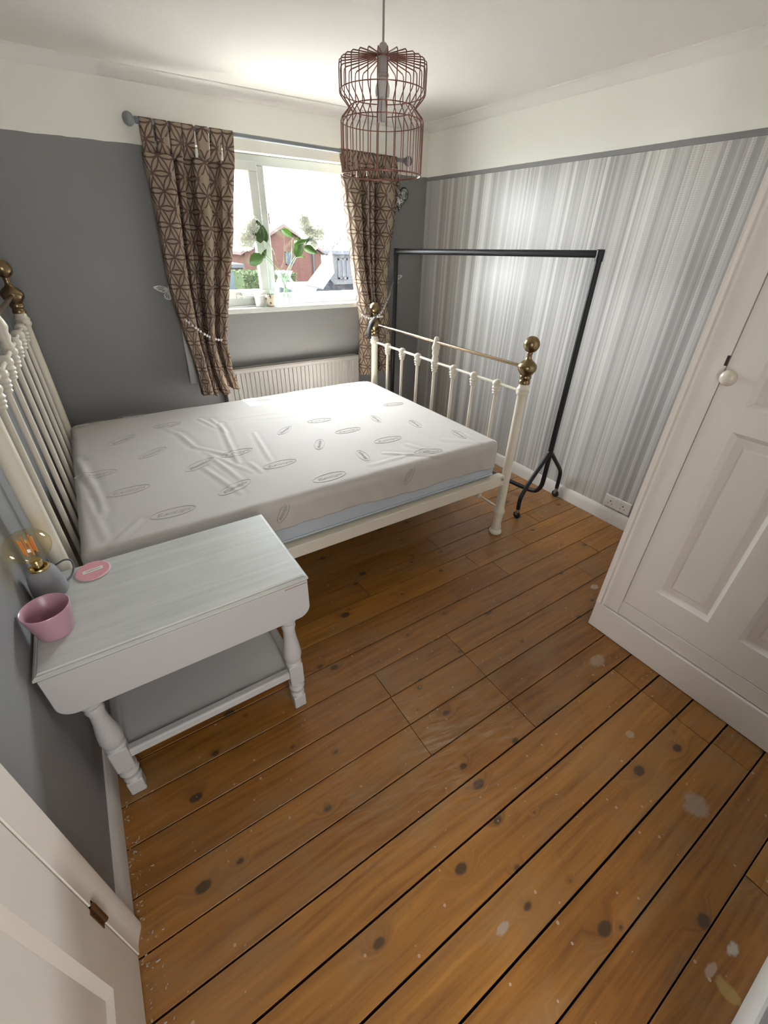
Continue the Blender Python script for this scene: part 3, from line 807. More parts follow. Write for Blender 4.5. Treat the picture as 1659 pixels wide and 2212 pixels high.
def leaf(yc, y2):
    x0, x1, z0, z1, r = TX0 + 0.005, TX1 - 0.002, 0.518, 0.678, 0.045
    poly = [(x0, z1), (x0, z0 + r)] + [(x0 + r - r * math.cos(t), z0 + r - r * math.sin(t)) for t in [PI / 2 * k / 8 for k in range(1, 9)]]
    poly += [(x1 - r + r * math.sin(t), z0 + r - r * math.cos(t)) for t in [PI / 2 * k / 8 for k in range(0, 9)]] + [(x1, z1)]
    return MB().prism(poly, lambda u, v, w: (u, w, v), yc, y2).build('drop_leaf', M_TAB, tb, bevel=0.003)
leaf(1.034, 1.050); leaf(1.464, 1.480)
def turned_leg(x, y):
    s = 0.0245
    b = MB()
    b.lathe([(0.017, 0.068), (0.024, 0.078), (0.018, 0.088), (0.020, 0.10), (0.027, 0.118), (0.022, 0.136), (0.026, 0.146), (0.018, 0.152)], 16, (x, y, 0))
    b.lathe([(0.02, 0.258), (0.027, 0.266), (0.022, 0.276), (0.027, 0.288), (0.030, 0.31), (0.028, 0.34), (0.0205, 0.40), (0.0185, 0.44), (0.023, 0.462), (0.0185, 0.475), (0.026, 0.49), (0.02, 0.5)], 16, (x, y, 0))
    b.box(x - s, x + s, y - s, y + s, 0.50, 0.682)
    for q in b.v:
        if q.z < 0.5: q.x = x + (q.x - x) * 1.16; q.y = y + (q.y - y) * 1.16
    l = b.build('leg', M_TAB, tb, smooth=40)
    for z0, z1, t in ((0.0, 0.07, 0.0245), (0.15, 0.262, 0.0275)):
        MB().box(x - t, x + t, y - t, y + t, z0, z1).build('leg_block', M_TAB, l, bevel=0.005)
LXA, LXB, LYA, LYB = -0.288, 0.318, 1.079, 1.437
for x in (LXA, LXB):
    for y in (LYA, LYB): turned_leg(x, y)
# aprons, shelf and its rails
b = MB(); b.box(LXA, LXB, LYB - 0.01, LYB + 0.01, 0.60, 0.682); b.build('apron', M_TAB, tb)
b = MB(); b.box(LXA, LXB, LYA - 0.01, LYA + 0.01, 0.60, 0.682); b.build('apron', M_TAB, tb)
b = MB(); b.box(LXA - 0.01, LXA + 0.01, LYA, LYB, 0.58, 0.682); b.build('apron', M_TAB, tb)
b = MB(); b.box(LXB - 0.01, LXB + 0.01, LYA, LYB, 0.58, 0.682); b.build('apron', M_TAB, tb)
for y in (LYA, LYB):
    MB().box(LXA + 0.02, LXB - 0.02, y - 0.016, y + 0.016, 0.188, 0.226).build('shelf_rail', M_TAB, tb, bevel=0.007)
for x in (LXA, LXB):
    MB().box(x - 0.016, x + 0.016, LYA + 0.02, LYB - 0.02, 0.188, 0.226).build('shelf_rail', M_TAB, tb, bevel=0.007)
MB().box(LXA + 0.012, LXB - 0.012, LYA + 0.012, LYB - 0.012, 0.200, 0.216).build('shelf', M_TAB, tb)
MB().box(0.31, 0.385, 1.0332, 1.0345, 0.668, 0.6695).build('paint_chip', mat('bare_red_wood', (0.25, 0.08, 0.05), 0.7), tb)

# ------------------------------------------------------------------ things on the table
M_CONC = mat('grey_concrete', (0.27, 0.275, 0.29), 0.75, bump=0.3, bscale=200, vary=0.1, vscale=40)
M_GOLD = mat('bright_brass', (0.62, 0.47, 0.22), 0.22, 1.0)
M_AMBER = glassy(bpy.data.materials.new('amber_glass'), (0.97, 0.91, 0.75), 0.06, 0.6, 0.03)
lc = Vector((-0.312, 1.372, TZ + 0.0005))
lp = thing('table_lamp', lc, 'small grey concrete lamp with a bare amber globe bulb on the table', 'lamp')
MB().lathe([(0.043, 0), (0.0465, 0.004), (0.047, 0.012), (0.0435, 0.05), (0.039, 0.078), (0.034, 0.090), (0.026, 0.096), (0.0225, 0.0965), (0.0225, 0.086), (0.01, 0.085)], 32, lc).build('lamp_base', M_CONC, lp, smooth=45)
MB().lathe([(0.0215, 0.088), (0.0265, 0.0955), (0.0265, 0.100), (0.0245, 0.103), (0.0215, 0.103), (0.0205, 0.096)], 28, lc).build('brass_ring', M_GOLD, lp, smooth=40)
MB().lathe([(0.0135, 0.09), (0.0135, 0.113), (0.012, 0.118), (0.0155, 0.122), (0.014, 0.127)], 18, lc).build('bulb_cap', M_GOLD, lp, smooth=40)
bp = [(0.0135, 0.122), (0.016, 0.128), (0.024, 0.136)]
bp += [(0.0575 * math.cos(t), 0.178 + 0.0475 * math.sin(t)) for t in [-0.98 + k * (0.98 + PI / 2) / 16 for k in range(17)]]
bulb = MB().lathe(bp, 36, lc).build('bulb', M_AMBER, lp, smooth=70); bulb['label'] = 'amber glass globe bulb'
M_FIL = mat('orange_filament', (0.80, 0.30, 0.07), 0.4)
for k in range(6):
    a = 2 * PI * k / 6
    MB().tube([lc + Vector((0.015 * math.cos(a), 0.015 * math.sin(a), 0.152)), lc + Vector((0.017 * math.cos(a), 0.017 * math.sin(a), 0.206))], 0.0023, 6).build('filament', M_FIL, bulb)
MB().lathe([(0.006, 0.125), (0.005, 0.15), (0.009, 0.153), (0.003, 0.156), (0.003, 0.20)], 12, lc).build('filament_stem', M_AMBER, bulb, smooth=50)
M_CABLE = mat('dark_grey_cable', (0.10, 0.105, 0.12), 0.6)
cp = [lc + Vector(q) for q in ((0.036, 0.02, 0.012), (0.052, 0.045, 0.006), (0.064, 0.075, 0.016), (0.062, 0.098, 0.03), (0.045, 0.105, 0.036), (0.02, 0.10, 0.03), (-0.012, 0.095, 0.02), (-0.03, 0.10, 0.012), (-0.042, 0.102, 0.004))]
def smooth_path(pts, n=6):
    out = []
    P_ = [pts[0]] + list(pts) + [pts[-1]]
    for i in range(1, len(P_) - 2):
        p0, p1, p2, p3 = [Vector(q) for q in P_[i - 1:i + 3]]
        for k in range(n):
            t = k / n
            out.append(0.5 * ((2 * p1) + (p2 - p0) * t + (2 * p0 - 5 * p1 + 4 * p2 - p3) * t * t + (3 * p1 - p0 - 3 * p2 + p3) * t ** 3))
    out.append(Vector(pts[-1])); return out
MB().tube(smooth_path(cp), 0.003, 8).build('cable', M_CABLE, lp, smooth=60)

pc = Vector((-0.300, 1.180, TZ + 0.0005))
M_PINK = mat('pink_glazed_ceramic', (0.50, 0.28, 0.36), 0.28, spec=0.6)
tag(MB().lathe([(0.034, 0), (0.040, 0.001), (0.043, 0.006), (0.0575, 0.084), (0.0585, 0.089), (0.0565, 0.0915), (0.0535, 0.089), (0.040, 0.014), (0.03, 0.010), (0.001, 0.0095)], 40, pc).build('plant_pot', M_PINK, None, smooth=50),
    'empty pink ceramic plant pot on the near corner of the table', 'pot')

cc = at(201, 1233, 2, TZ + 0.002)
ct = thing('coaster', Vector((cc.x, cc.y, TZ)), 'round pink patterned coaster with a white strip on the table', 'coaster')
def coaster_mat():
    m = bpy.data.materials.new('pink_scale_pattern'); nt, N, L, P = nodes_of(m); B = NB(nt)
    pos = B.pos(); x, y, z = B.sep(pos)
    a = B.op('MULTIPLY', B.op('ADD', x, y), 640.0); c = B.op('MULTIPLY', B.op('SUBTRACT', x, y), 640.0)
    f = B.op('GREATER_THAN', B.op('MULTIPLY', B.op('SINE', a), B.op('SINE', c)), 0.05)
    L.new(B.mix(f, (0.66, 0.25, 0.30), (0.72, 0.42, 0.45)), P.inputs['Base Color']); P.inputs['Roughness'].default_value = 0.35
    return m
cz = Vector((cc.x, cc.y, TZ + 0.0005))
MB().lathe([(0.050, 0), (0.0515, 0.001), (0.0515, 0.003), (0.050, 0.004), (0.001, 0.004)], 40, cz).build('coaster_rim', mat('pale_pink_edge', (0.70, 0.47, 0.50), 0.4), ct, smooth=40)
MB().lathe([(0.0475, 0.0035), (0.0475, 0.0046), (0.001, 0.0046)], 40, cz).build('coaster_print', coaster_mat(), ct)
Rc = Matrix.Rotation(math.radians(8), 3, 'Z')
def cbox(x0, x1, y0, y1, z0, z1):
    pts = [(x0, y0, z0), (x1, y0, z0), (x1, y1, z0), (x0, y1, z0), (x0, y0, z1), (x1, y0, z1), (x1, y1, z1), (x0, y1, z1)]
    return MB().hexa([cz + Rc @ Vector(p) for p in pts])
strp = cbox(-0.029, 0.029, -0.0085, 0.0085, 0.004, 0.0052).build('white_strip', M_PLAS, ct)
xx = -0.02
while xx < 0.02:
    w = random.uniform(0.002, 0.0045); cbox(xx, xx + w, -0.002, 0.002, 0.0051, 0.0055).build('printed_mark', mat('grey_ink', (0.3, 0.26, 0.26), 0.6) if xx == -0.02 else bpy.data.materials['grey_ink'], strp); xx += w + 0.0016

# ------------------------------------------------------------------ garment rail
M_BLK = mat('black_powder_coated_steel', (0.010, 0.0105, 0.012), 0.42, spec=0.35)
M_RUB = mat('black_rubber', (0.01, 0.01, 0.01), 0.6)
NA = Vector((2.450, 1.617, 0)); FA = Vector((2.258, 3.285, 0))
rk = thing('garment_rail', ((NA + FA) / 2), 'black metal clothes rail on wheels in front of the striped wall', 'clothes rail')
ZN, ZF = 1.605, 1.572
dirv = (FA - NA).normalized(); perp = Vector((dirv.y, -dirv.x, 0))
MB().tube([NA + Vector((0, 0, ZN)) - dirv * 0.004, FA + Vector((0, 0, ZF)) + dirv * 0.004], 0.0185, 16).build('top_bar', M_BLK, rk, smooth=50)
for base, sg, zt in ((NA, 1, ZN), (FA, -1, ZF)):
    d = dirv * sg
    MB().tube([base + Vector((0, 0, zt + 0.014)), base + Vector((0, 0, 0.43))], 0.0180, 16).build('upright', M_BLK, rk, smooth=50)
    MB().lathe([(0.0215, zt - 0.035), (0.0215, zt + 0.018), (0.018, zt + 0.022)], 14, base).build('end_cap', M_BLK, rk, smooth=40)
    pth = [base + Vector((0, 0, 0.46)), base + Vector((0, 0, 0.24)) , base + d * 0.006 + Vector((0, 0, 0.17)), base + d * 0.035 + Vector((0, 0, 0.12)), base + d * 0.085 + Vector((0, 0, 0.103)), base + d * 0.16 + Vector((0, 0, 0.10))]
    MB().tube(smooth_path(pth, 5), 0.0160, 12).build('bent_foot_tube', M_BLK, rk, smooth=50)
    for s in (-1, 1):
        q = base + perp * (0.258 if s == -1 else 0.236) * s
        p = [base + Vector((0, 0, 0.445)), base + perp * s * 0.03 + Vector((0, 0, 0.415)), base + perp * s * 0.19 + Vector((0, 0, 0.26)), base + perp * s * 0.225 + Vector((0, 0, 0.215)), q + Vector((0, 0, 0.16)), q + Vector((0, 0, 0.075))]
        lg = MB().tube(smooth_path(p, 5), 0.0140, 12).build('leg', M_BLK, rk, smooth=50)
        cs = MB(); cs.lathe([(0.013, 0.05), (0.013, 0.082), (0.006, 0.084)], 12, q)
        for w in (-0.012, 0.010): cs.box(q.x + w, q.x + w + 0.002, q.y - 0.010, q.y + 0.010, 0.03, 0.060)
        cs.build('caster_fork', M_STEEL, lg, smooth=40)
        wh = MB().lathe([(0.023, -0.0085), (0.027, -0.006), (0.027, 0.006), (0.023, 0.0085)], 20, (q.x, q.y, 0.0273), tilt=Matrix.Rotation(PI / 2, 3, 'Y'))
        wh.build('caster_wheel', M_RUB, lg, smooth=40)
MB().tube([NA + dirv * 0.15 + Vector((0, 0, 0.10)), FA - dirv * 0.15 + Vector((0, 0, 0.10))], 0.0160, 12).build('base_bar', M_BLK, rk, smooth=50)

# ------------------------------------------------------------------ pendant birdcage shade
M_COPPER = mat('copper_wire', (0.33, 0.165, 0.125), 0.3, 1.0)
M_LHOLD = mat('white_lampholder', (0.50, 0.47, 0.45), 0.4)
lx, ly = 1.026, 1.60
pn = thing('pendant_lamp', (lx, ly, 1.835), 'copper wire birdcage pendant lampshade hanging from the ceiling', 'pendant lamp')
MB().lathe([(0.045, 0), (0.045, -0.012), (0.03, -0.025), (0.008, -0.03)], 24, (lx, ly, ZC)).build('ceiling_rose', M_LHOLD, pn, smooth=40)
MB().tube([(lx, ly, ZC - 0.02), (lx, ly, 2.145)], 0.0035, 8).build('cord', mat('grey_flex', (0.42, 0.38, 0.36), 0.5), pn, smooth=60)
MB().lathe([(0.005, 2.162), (0.011, 2.158), (0.0165, 2.145), (0.0185, 2.136), (0.022, 2.135), (0.022, 2.127), (0.0165, 2.125), (0.016, 2.092), (0.019, 2.090), (0.019, 2.084), (0.015, 2.082)], 20, (lx, ly, 0)).build('lampholder', M_LHOLD, pn, smooth=45)
bl = [(0.012, 2.083), (0.017, 2.076), (0.0225, 2.062), (0.024, 2.048), (0.021, 2.036), (0.017, 2.034)]
bulb2 = MB().lathe(bl, 20, (lx, ly, 0)).build('bulb', mat('white_bulb_body', (0.74, 0.75, 0.75), 0.4), pn, smooth=45)
for k in range(3):
    a = 2 * PI * k / 3 + 0.4
    q = [(lx + 0.010 * math.cos(a), ly + 0.010 * math.sin(a), 2.036), (lx + 0.010 * math.cos(a), ly + 0.010 * math.sin(a), 1.975)]
    MB().tube(q, 0.0075, 10).build('fluorescent_tube', mat('frosted_tube', (0.7, 0.71, 0.70), 0.3) if k == 0 else bpy.data.materials['frosted_tube'], bulb2, smooth=60)
prof = [(0.022, 2.130), (0.132, 2.118), (0.139, 2.113), (0.1405, 2.104), (0.1405, 2.046), (0.137, 2.038), (0.113, 2.013), (0.110, 2.008), (0.113, 2.003), (0.134, 1.982), (0.138, 1.974), (0.138, 1.835)]
NWIRE = 30
wm = MB().tube([(r, 0, z) for r, z in prof], 0.0017, 6).mesh('wire', 60); wm.materials.append(M_COPPER)
for k in range(NWIRE): put('wire', wm, None, pn, (lx, ly, 0), (0, 0, 2 * PI * k / NWIRE + 0.05))
for r, z, t in ((0.1405, 2.046, 0.0015), (0.110, 2.008, 0.0015), (0.138, 1.974, 0.0015), (0.138, 1.835, 0.0026), (0.022, 2.130, 0.003)):
    MB().tube([(lx + r * math.cos(a), ly + r * math.sin(a), z) for a in [2 * PI * k / 56 for k in range(56)]], t, 6, closed=True).build('ring', M_COPPER, pn, smooth=60)

# ------------------------------------------------------------------ radiator
rd = thing('radiator', (1.45, 3.47, 0.14), 'white panel radiator under the window behind the bed', 'radiator')
RX0, RX1, RZ0, RZ1, RY = 0.80, 1.985, 0.16, 0.775, 3.435
poly = []
n = int((RX1 - RX0 - 0.06) / 0.036)
poly.append((RX0, RY)); x = RX0 + 0.03
for k in range(n):
    poly += [(x, RY), (x + 0.006, RY + 0.009), (x + 0.018, RY + 0.009), (x + 0.024, RY)]; x += 0.036
poly += [(RX1, RY), (RX1, RY + 0.02), (RX0, RY + 0.02)]
b = MB().prism(poly, lambda u, v, w: (u, v, w), RZ0 + 0.03, RZ1 - 0.035)
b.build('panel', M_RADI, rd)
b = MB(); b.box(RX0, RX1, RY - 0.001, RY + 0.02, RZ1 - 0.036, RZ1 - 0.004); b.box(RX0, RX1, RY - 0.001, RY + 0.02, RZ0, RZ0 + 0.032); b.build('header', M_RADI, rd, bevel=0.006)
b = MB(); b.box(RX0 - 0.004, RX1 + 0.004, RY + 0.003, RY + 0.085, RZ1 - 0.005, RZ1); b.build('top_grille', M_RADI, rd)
for k in range(2):
    xx = RX0 - 0.003 if k == 0 else RX1
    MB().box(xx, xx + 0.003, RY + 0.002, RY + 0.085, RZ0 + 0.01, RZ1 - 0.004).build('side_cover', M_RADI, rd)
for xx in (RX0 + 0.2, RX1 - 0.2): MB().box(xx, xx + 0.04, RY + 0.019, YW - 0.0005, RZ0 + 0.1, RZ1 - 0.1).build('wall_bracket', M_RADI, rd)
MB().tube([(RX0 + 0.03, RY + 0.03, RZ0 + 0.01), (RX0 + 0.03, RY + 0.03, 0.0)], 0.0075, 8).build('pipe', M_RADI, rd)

# ------------------------------------------------------------------ curtain rod, curtains, tiebacks
M_ROD = mat('blue_grey_painted_rod', (0.20, 0.215, 0.24), 0.45)
RODY = 3.462
rod = thing('curtain_rod', (1.5, RODY, 2.17), 'blue-grey curtain pole with ball finials above the window', 'curtain pole')
rA, rB = Vector((0.565, RODY, 2.188)), Vector((2.432, RODY, 2.166))
def rodz(x): return rA.z + (rB.z - rA.z) * (x - rA.x) / (rB.x - rA.x)
MB().tube([rA, rB], 0.0125, 14).build('pole', M_ROD, rod, smooth=50)
for p, s in ((rA, -1), (rB, 1)):
    b = MB(); b.tube([p - Vector((s * 0.012, 0, 0)), p, p + Vector((s * 0.006, 0, 0))], [0.017, 0.017, 0.012], 14); b.ell(p + Vector((s * 0.034, 0, 0)), 0.031, 0.033, 0.033, 18, 12)
    b.build('finial', M_ROD, rod, smooth=50)
for x in (0.655, 2.352):
    b = MB(); b.tube([(x, RODY, rodz(x) - 0.016), (x, YW - 0.001, rodz(x) - 0.03)], 0.008, 10); b.tube([(x - 0.006, RODY, rodz(x)), (x + 0.006, RODY, rodz(x))], 0.0165, 14); b.box(x - 0.02, x + 0.02, YW - 0.008, YW - 0.0005, rodz(x) - 0.07, rodz(x) + 0.01)
    b.build('bracket', M_ROD, rod, smooth=40)


def curtain_mat():
    m = bpy.data.materials.new('flower_lattice_fabric'); nt, N, L, P = nodes_of(m); B = NB(nt)
    uv = N.new('ShaderNodeUVMap').outputs[0]
    u, v, _ = B.sep(uv)
    a = 0.098; k = a * math.sqrt(3)
    best = None
    for ox, oy in ((0, 0), (0.5, 0.5)):
        pu = B.op('DIVIDE', u, a); pv = B.op('DIVIDE', v, k)
        qx = B.op('ABSOLUTE', B.op('SUBTRACT', B.op('FRACT', B.op('ADD', pu, ox + 0.5)), 0.5))
        qy = B.op('MULTIPLY', B.op('ABSOLUTE', B.op('SUBTRACT', B.op('FRACT', B.op('ADD', pv, oy + 0.5)), 0.5)), math.sqrt(3))
        for cx, cy in ((0, 0), (1, 0), (0, math.sqrt(3))):
            dx = B.op('SUBTRACT', qx, cx) if cx else qx; dy = B.op('SUBTRACT', qy, cy) if cy else qy
            d = B.op('ABSOLUTE', B.op('SUBTRACT', B.op('SQRT', B.op('ADD', B.op('MULTIPLY', dx, dx), B.op('MULTIPLY', dy, dy))), 1.0))
            best = d if best is None else B.op('MINIMUM', best, d)
            # the star at each crossing
            r = B.op('MULTIPLY', B.op('SQRT', B.op('ADD', B.op('MULTIPLY', dx, dx), B.op('MULTIPLY', dy, dy))), 0.40)
            if cx == 0 and cy == 0: best = B.op('MINIMUM', best, r)
    line = B.op('LESS_THAN', best, 0.044)
    # every second column leaves its level petal out, which opens the large diamonds
    ox_ = B.op('ABSOLUTE', B.op('SUBTRACT', B.op('FRACT', B.op('ADD', B.op('DIVIDE', u, 2 * a), 0.5)), 0.5))
    oy_ = B.op('ABSOLUTE', B.op('SUBTRACT', B.op('FRACT', B.op('DIVIDE', v, k)), 0.5))
    inner = B.op('MULTIPLY', B.op('LESS_THAN', B.op('MULTIPLY', ox_, 2.0), B.op('SUBTRACT', 0.41, B.op('MULTIPLY', oy_, 0.75))), B.op('LESS_THAN', oy_, 0.12))
    line = B.op('MULTIPLY', line, B.op('SUBTRACT', 1.0, inner))
    weave = B.noise(uv, 700, 2)
    tan = B.mix(weave, (0.30, 0.245, 0.182), (0.405, 0.335, 0.255))
    brn = B.mix(weave, (0.115, 0.072, 0.058), (0.16, 0.104, 0.085))
    col = B.mix(line, tan, brn)
    L.new(col, P.inputs['Base Color']); P.inputs['Roughness'].default_value = 0.85; P.inputs['Specular IOR Level'].default_value = 0.15
    b = N.new('ShaderNodeBump'); b.inputs['Strength'].default_value = 0.3; b.inputs['Distance'].default_value = 0.001
    L.new(B.op('ADD', weave, B.op('MULTIPLY', line, 0.6)), b.inputs['Height']); L.new(b.outputs[0], P.inputs['Normal'])
    tr = N.new('ShaderNodeBsdfTranslucent'); L.new(col, tr.inputs[0])
    mx = N.new('ShaderNodeMixShader'); mx.inputs[0].default_value = 0.12
    L.new(P.outputs[0], mx.inputs[1]); L.new(tr.outputs[0], mx.inputs[2]); L.new(mx.outputs[0], N['Material Output'].inputs[0])
    return m
M_CURT = curtain_mat()
M_LINING = mat('white_curtain_lining', (0.66, 0.66, 0.66), 0.85)


def interp(tab, z):
    tab = sorted(tab)
    if z <= tab[0][0]: return tab[0][1]
    for (a, p), (b, q) in zip(tab[:-1], tab[1:]):
        if z <= b:
            t = (z - a) / (b - a); return p + (q - p) * t
    return tab[-1][1]


def sheet(rows_, us, vs_, name, m, parent, thick=0.003):
    """grid of points rows_[j][i] with uv lists"""
    me = bpy.data.meshes.new(name); nj, ni = len(rows_), len(rows_[0])
    org = Vector(rows_[0][0])
    me.from_pydata([tuple(Vector(p) - org) for r in rows_ for p in r], [], [(j * ni + i, j * ni + i + 1, (j + 1) * ni + i + 1, (j + 1) * ni + i) for j in range(nj - 1) for i in range(ni - 1)])
    uvl = me.uv_layers.new(name='UVMap')
    for l in me.loops:
        j, i = divmod(l.vertex_index, ni); uvl.data[l.index].uv = (us[j][i], vs_[j][i])
    me.shade_smooth()
    o = put(name, me, m, parent, org)
    s = o.modifiers.new('cloth', 'SOLIDIFY'); s.thickness = thick; s.offset = 0
    return o


def curtain(name, label, Lpx, Rpx, keys, tabs, zt, zb, hemfn, push, yc=3.462):
    le = [(at(x, y, 1, yc - 0.02).z, at(x, y, 1, yc - 0.02).x) for x, y in Lpx]
    re_ = [(at(x, y, 1, yc - 0.02).z, at(x, y, 1, yc - 0.02).x) for x, y in Rpx]
    root = thing(name, ((le[0][1] + re_[0][1]) / 2, yc, zb), label, 'curtain', 'brown patterned tab-top curtains at the window')
    NT, NZ = 240, 70
    def dep(t):
        ks = keys
        for (a, p), (b, q) in zip(ks[:-1], ks[1:]):
            if t <= b:
                f = (t - a) / (b - a); f = f * f * (3 - 2 * f); return p + (q - p) * f
        return ks[-1][1]
    D = [dep(i / NT) for i in range(NT + 1)]
    # how much of the width each step takes: less where the cloth turns
    slope = [abs(D[min(i + 1, NT)] - D[max(i - 1, 0)]) for i in range(NT + 1)]
    w = [1.0 / (1 + 90 * s) for s in slope]; acc = [0]
    for i in range(NT): acc.append(acc[-1] + (w[i] + w[i + 1]) / 2)
    G = [a / acc[-1] for a in acc]
    R_, U_, V_ = [], [], []
    wref = 0.54
    # cloth position across, measured once near the top
    ut = [0]
    for i in range(NT): ut.append(ut[-1] + math.hypot((G[i + 1] - G[i]) * wref, (D[i + 1] - D[i]) * 1.25))
    for j in range(NZ + 1):
        f = j / NZ
        row, uu, vv = [], [], []
        for i in range(NT + 1):
            t = i / NT
            zbot = zb + hemfn(t)
            z = zt + (zbot - zt) * f
            a, b = interp(le, z), interp(re_, z)
            am = 1.0 - 0.12 * math.exp(-((z - 1.03) / 0.12) ** 2)
            am *= 0.55 + 0.45 * min(1, f * 5)
            x = a + (b - a) * G[i] + 0.004 * math.sin(9 * f + 7 * t)
            fwd = push * max(0.0, min(1.0, (1.35 - z) / 0.45)) ** 1.2
            y = yc - fwd - am * (2.2 if D[i] > 0 else 1.9) * D[i] + 0.004 * math.sin(5 * f * PI + 11 * t)
            row.append((x, y, z)); uu.append(ut[i]); vv.append(z + 0.02 * t)
        R_.append(row); U_.append(uu); V_.append(vv)
    sheet(R_, U_, V_, 'drape', M_CURT, root)
    for k, (x0, x1, t) in enumerate(tabs):
        xb = (interp(le, zt) + (interp(re_, zt) - interp(le, zt)) * t)
        zr = rodz((x0 + x1) / 2)
        wd_ = (x1 - x0)
        d0_ = dep(t)
        path = [(yc - 0.55 * d0_ - 0.001, zt - 0.015, 1.0), (yc - 0.55 * d0_ - 0.006, zt + 0.03, 0.6), (yc - 0.017, zr - 0.03, 0.15)]
        path += [(RODY - 0.0165 * math.cos(q), zr + 0.0165 * math.sin(q), 0.0) for q in [PI * s / 8 for s in range(9)]]
        path += [(yc + 0.017, zr - 0.03, 0.15), (yc + 0.004 - 0.45 * d0_, zt + 0.03, 0.6), (yc - 0.5 * d0_ + 0.004, zt - 0.015, 1.0)]
        rws, us, vs_ = [], [], []; s = 0
        for n_, (y, z, bl_) in enumerate(path):
            if n_: s += math.hypot(path[n_][0] - path[n_ - 1][0], path[n_][1] - path[n_ - 1][1])
            xa = x0 + (xb - wd_ / 2 - x0) * bl_; xc = x1 + (xb + wd_ / 2 - x1) * bl_
            rws.append([(xa + (xc - xa) * q / 4, y + 0.002 * math.sin(PI * q / 4), z) for q in range(5)])
            us.append([ut[int(t * NT)] + wd_ * (q / 4 - 0.5) for q in range(5)]); vs_.append([zt + s] * 5)
        sheet(rws, us, vs_, 'tab', M_CURT, root, 0.0025)
    return root, le, re_


keysL = [(0, 0.0), (0.03, 0.028), (0.20, 0.040), (0.255, 0.028), (0.30, -0.030), (0.355, 0.012), (0.39, 0.016), (0.43, -0.036), (0.50, -0.030), (0.55, 0.026), (0.62, 0.036), (0.67, 0.030), (0.715, -0.034), (0.79, -0.026), (0.85, 0.014), (0.93, 0.026), (0.97, 0.02), (1.0, -0.02)]
def tabset(x0, x1, n, w, jig):
    return [(x0 + (x1 - x0 - w) * k / (n - 1) + jig[k % len(jig)], x0 + (x1 - x0 - w) * k / (n - 1) + w + jig[k % len(jig)], (k + 0.5) / n) for k in range(n)]
cL, leL, reL = curtain('patterned_curtain', 'brown patterned tab-top curtain tied back on the left of the window',
    [(296, 250), (308, 330), (332, 445), (355, 560), (372, 640), (392, 715), (412, 782), (428, 842)],
    [(503, 285), (508, 345), (505, 420), (505, 500), (502, 560), (495, 640), (487, 700), (482, 732), (490, 785), (508, 830)],
    keysL, tabset(0.583, 1.112, 7, 0.066, (0, 0.003, 0.002, -0.005, 0.0, 0.004, -0.002)), 2.045, 0.655, lambda t: 0.012 * math.sin(9 * t) - (0.02 if 0.25 < t < 0.5 else 0), 0.115)
keysR = [(0, -0.01), (0.03, 0.012), (0.10, 0.030), (0.20, 0.034), (0.245, 0.0), (0.28, -0.038), (0.34, -0.032), (0.385, 0.014), (0.42, 0.016), (0.45, -0.034), (0.505, 0.01), (0.54, 0.012), (0.58, -0.042), (0.63, -0.036), (0.69, 0.03), (0.82, 0.036), (0.87, 0.028), (0.91, -0.006), (0.96, 0.008), (1.0, -0.02)]
cR, leR, reR = curtain('patterned_curtain', 'brown patterned tab-top curtain tied back on the right behind the bedpost',
    [(733, 325), (740, 378), (753, 502), (760, 553), (771, 629), (779, 677), (778, 730), (777, 806)],
    [(880, 348), (868, 376), (859, 452), (852, 502), (844, 553), (841, 591), (839, 629), (840, 654), (843, 705), (844, 794)],
    keysR, tabset(1.872, 2.345, 7, 0.066, (0, -0.003, 0.004, -0.004, 0.003, 0.0, 0.002)), 2.045, 0.60, lambda t: 0.008 * math.sin(11 * t), 0.015)
# lining showing at the outer edge of the left curtain
rws, us, vs_ = [], [], []
for px, py, w in ((387, 672, 0.02), (390, 700, 0.05), (396, 740, 0.08), (404, 785, 0.085), (411, 828, 0.09)):
    p = at(px, py, 1, 3.47)
    rws.append([(p.x + w * q / 4, 3.47 - 0.05 * (1.25 - p.z) + 0.006 * math.sin(q * 1.2), p.z) for q in range(5)]); us.append([q for q in range(5)]); vs_.append([p.z] * 5)
sheet(rws, us, vs_, 'lining', M_LINING, cL)

M_PEARL = mat('pearl_bead', (0.62, 0.60, 0.58), 0.22, spec=0.7)
bead = MB().ell((0, 0, 0), 0.0092, 0.0092, 0.0092, 10, 7).mesh('bead', 80); bead.materials.append(M_PEARL)
def tieback(label, pts, hook):
    P_ = smooth_path([hook] + pts, 8)
    root = thing('bead_tieback', hook, label, 'tieback', 'pearl bead curtain tiebacks')
    MB().tube(P_, 0.0016, 5).build('thread', M_LINING, root)
    d = 0; last = P_[0]; nxt = 0.02
    for p in P_[1:]:
        d += (p - last).length; last = p
        if d > nxt: put('bead', bead, None, root, p); nxt += 0.0215
    return root
hkL = Vector((at(392, 680, 1, 3.52).x, 3.535, at(392, 680, 1, 3.52).z + 0.01))
tieback('string of pearl beads tying back the left curtain', [at(399, 690, 1, 3.363), at(408, 697, 1, 3.341), at(425, 710, 1, 3.328), at(447, 725, 1, 3.328), at(468, 733, 1, 3.335), at(480, 734, 1, 3.348), at(486, 729, 1, 3.368)], hkL)
hkR = Vector((at(845, 630, 1, 3.52).x, 3.535, at(845, 630, 1, 3.52).z))
tieback('string of pearl beads tying back the right curtain', [at(840, 640, 1, 3.400), at(834, 655, 1, 3.365), at(826, 672, 1, 3.350), at(815, 683, 1, 3.347), at(802, 688, 1, 3.350), at(790, 685, 1, 3.355), at(780, 679, 1, 3.375)], hkR)

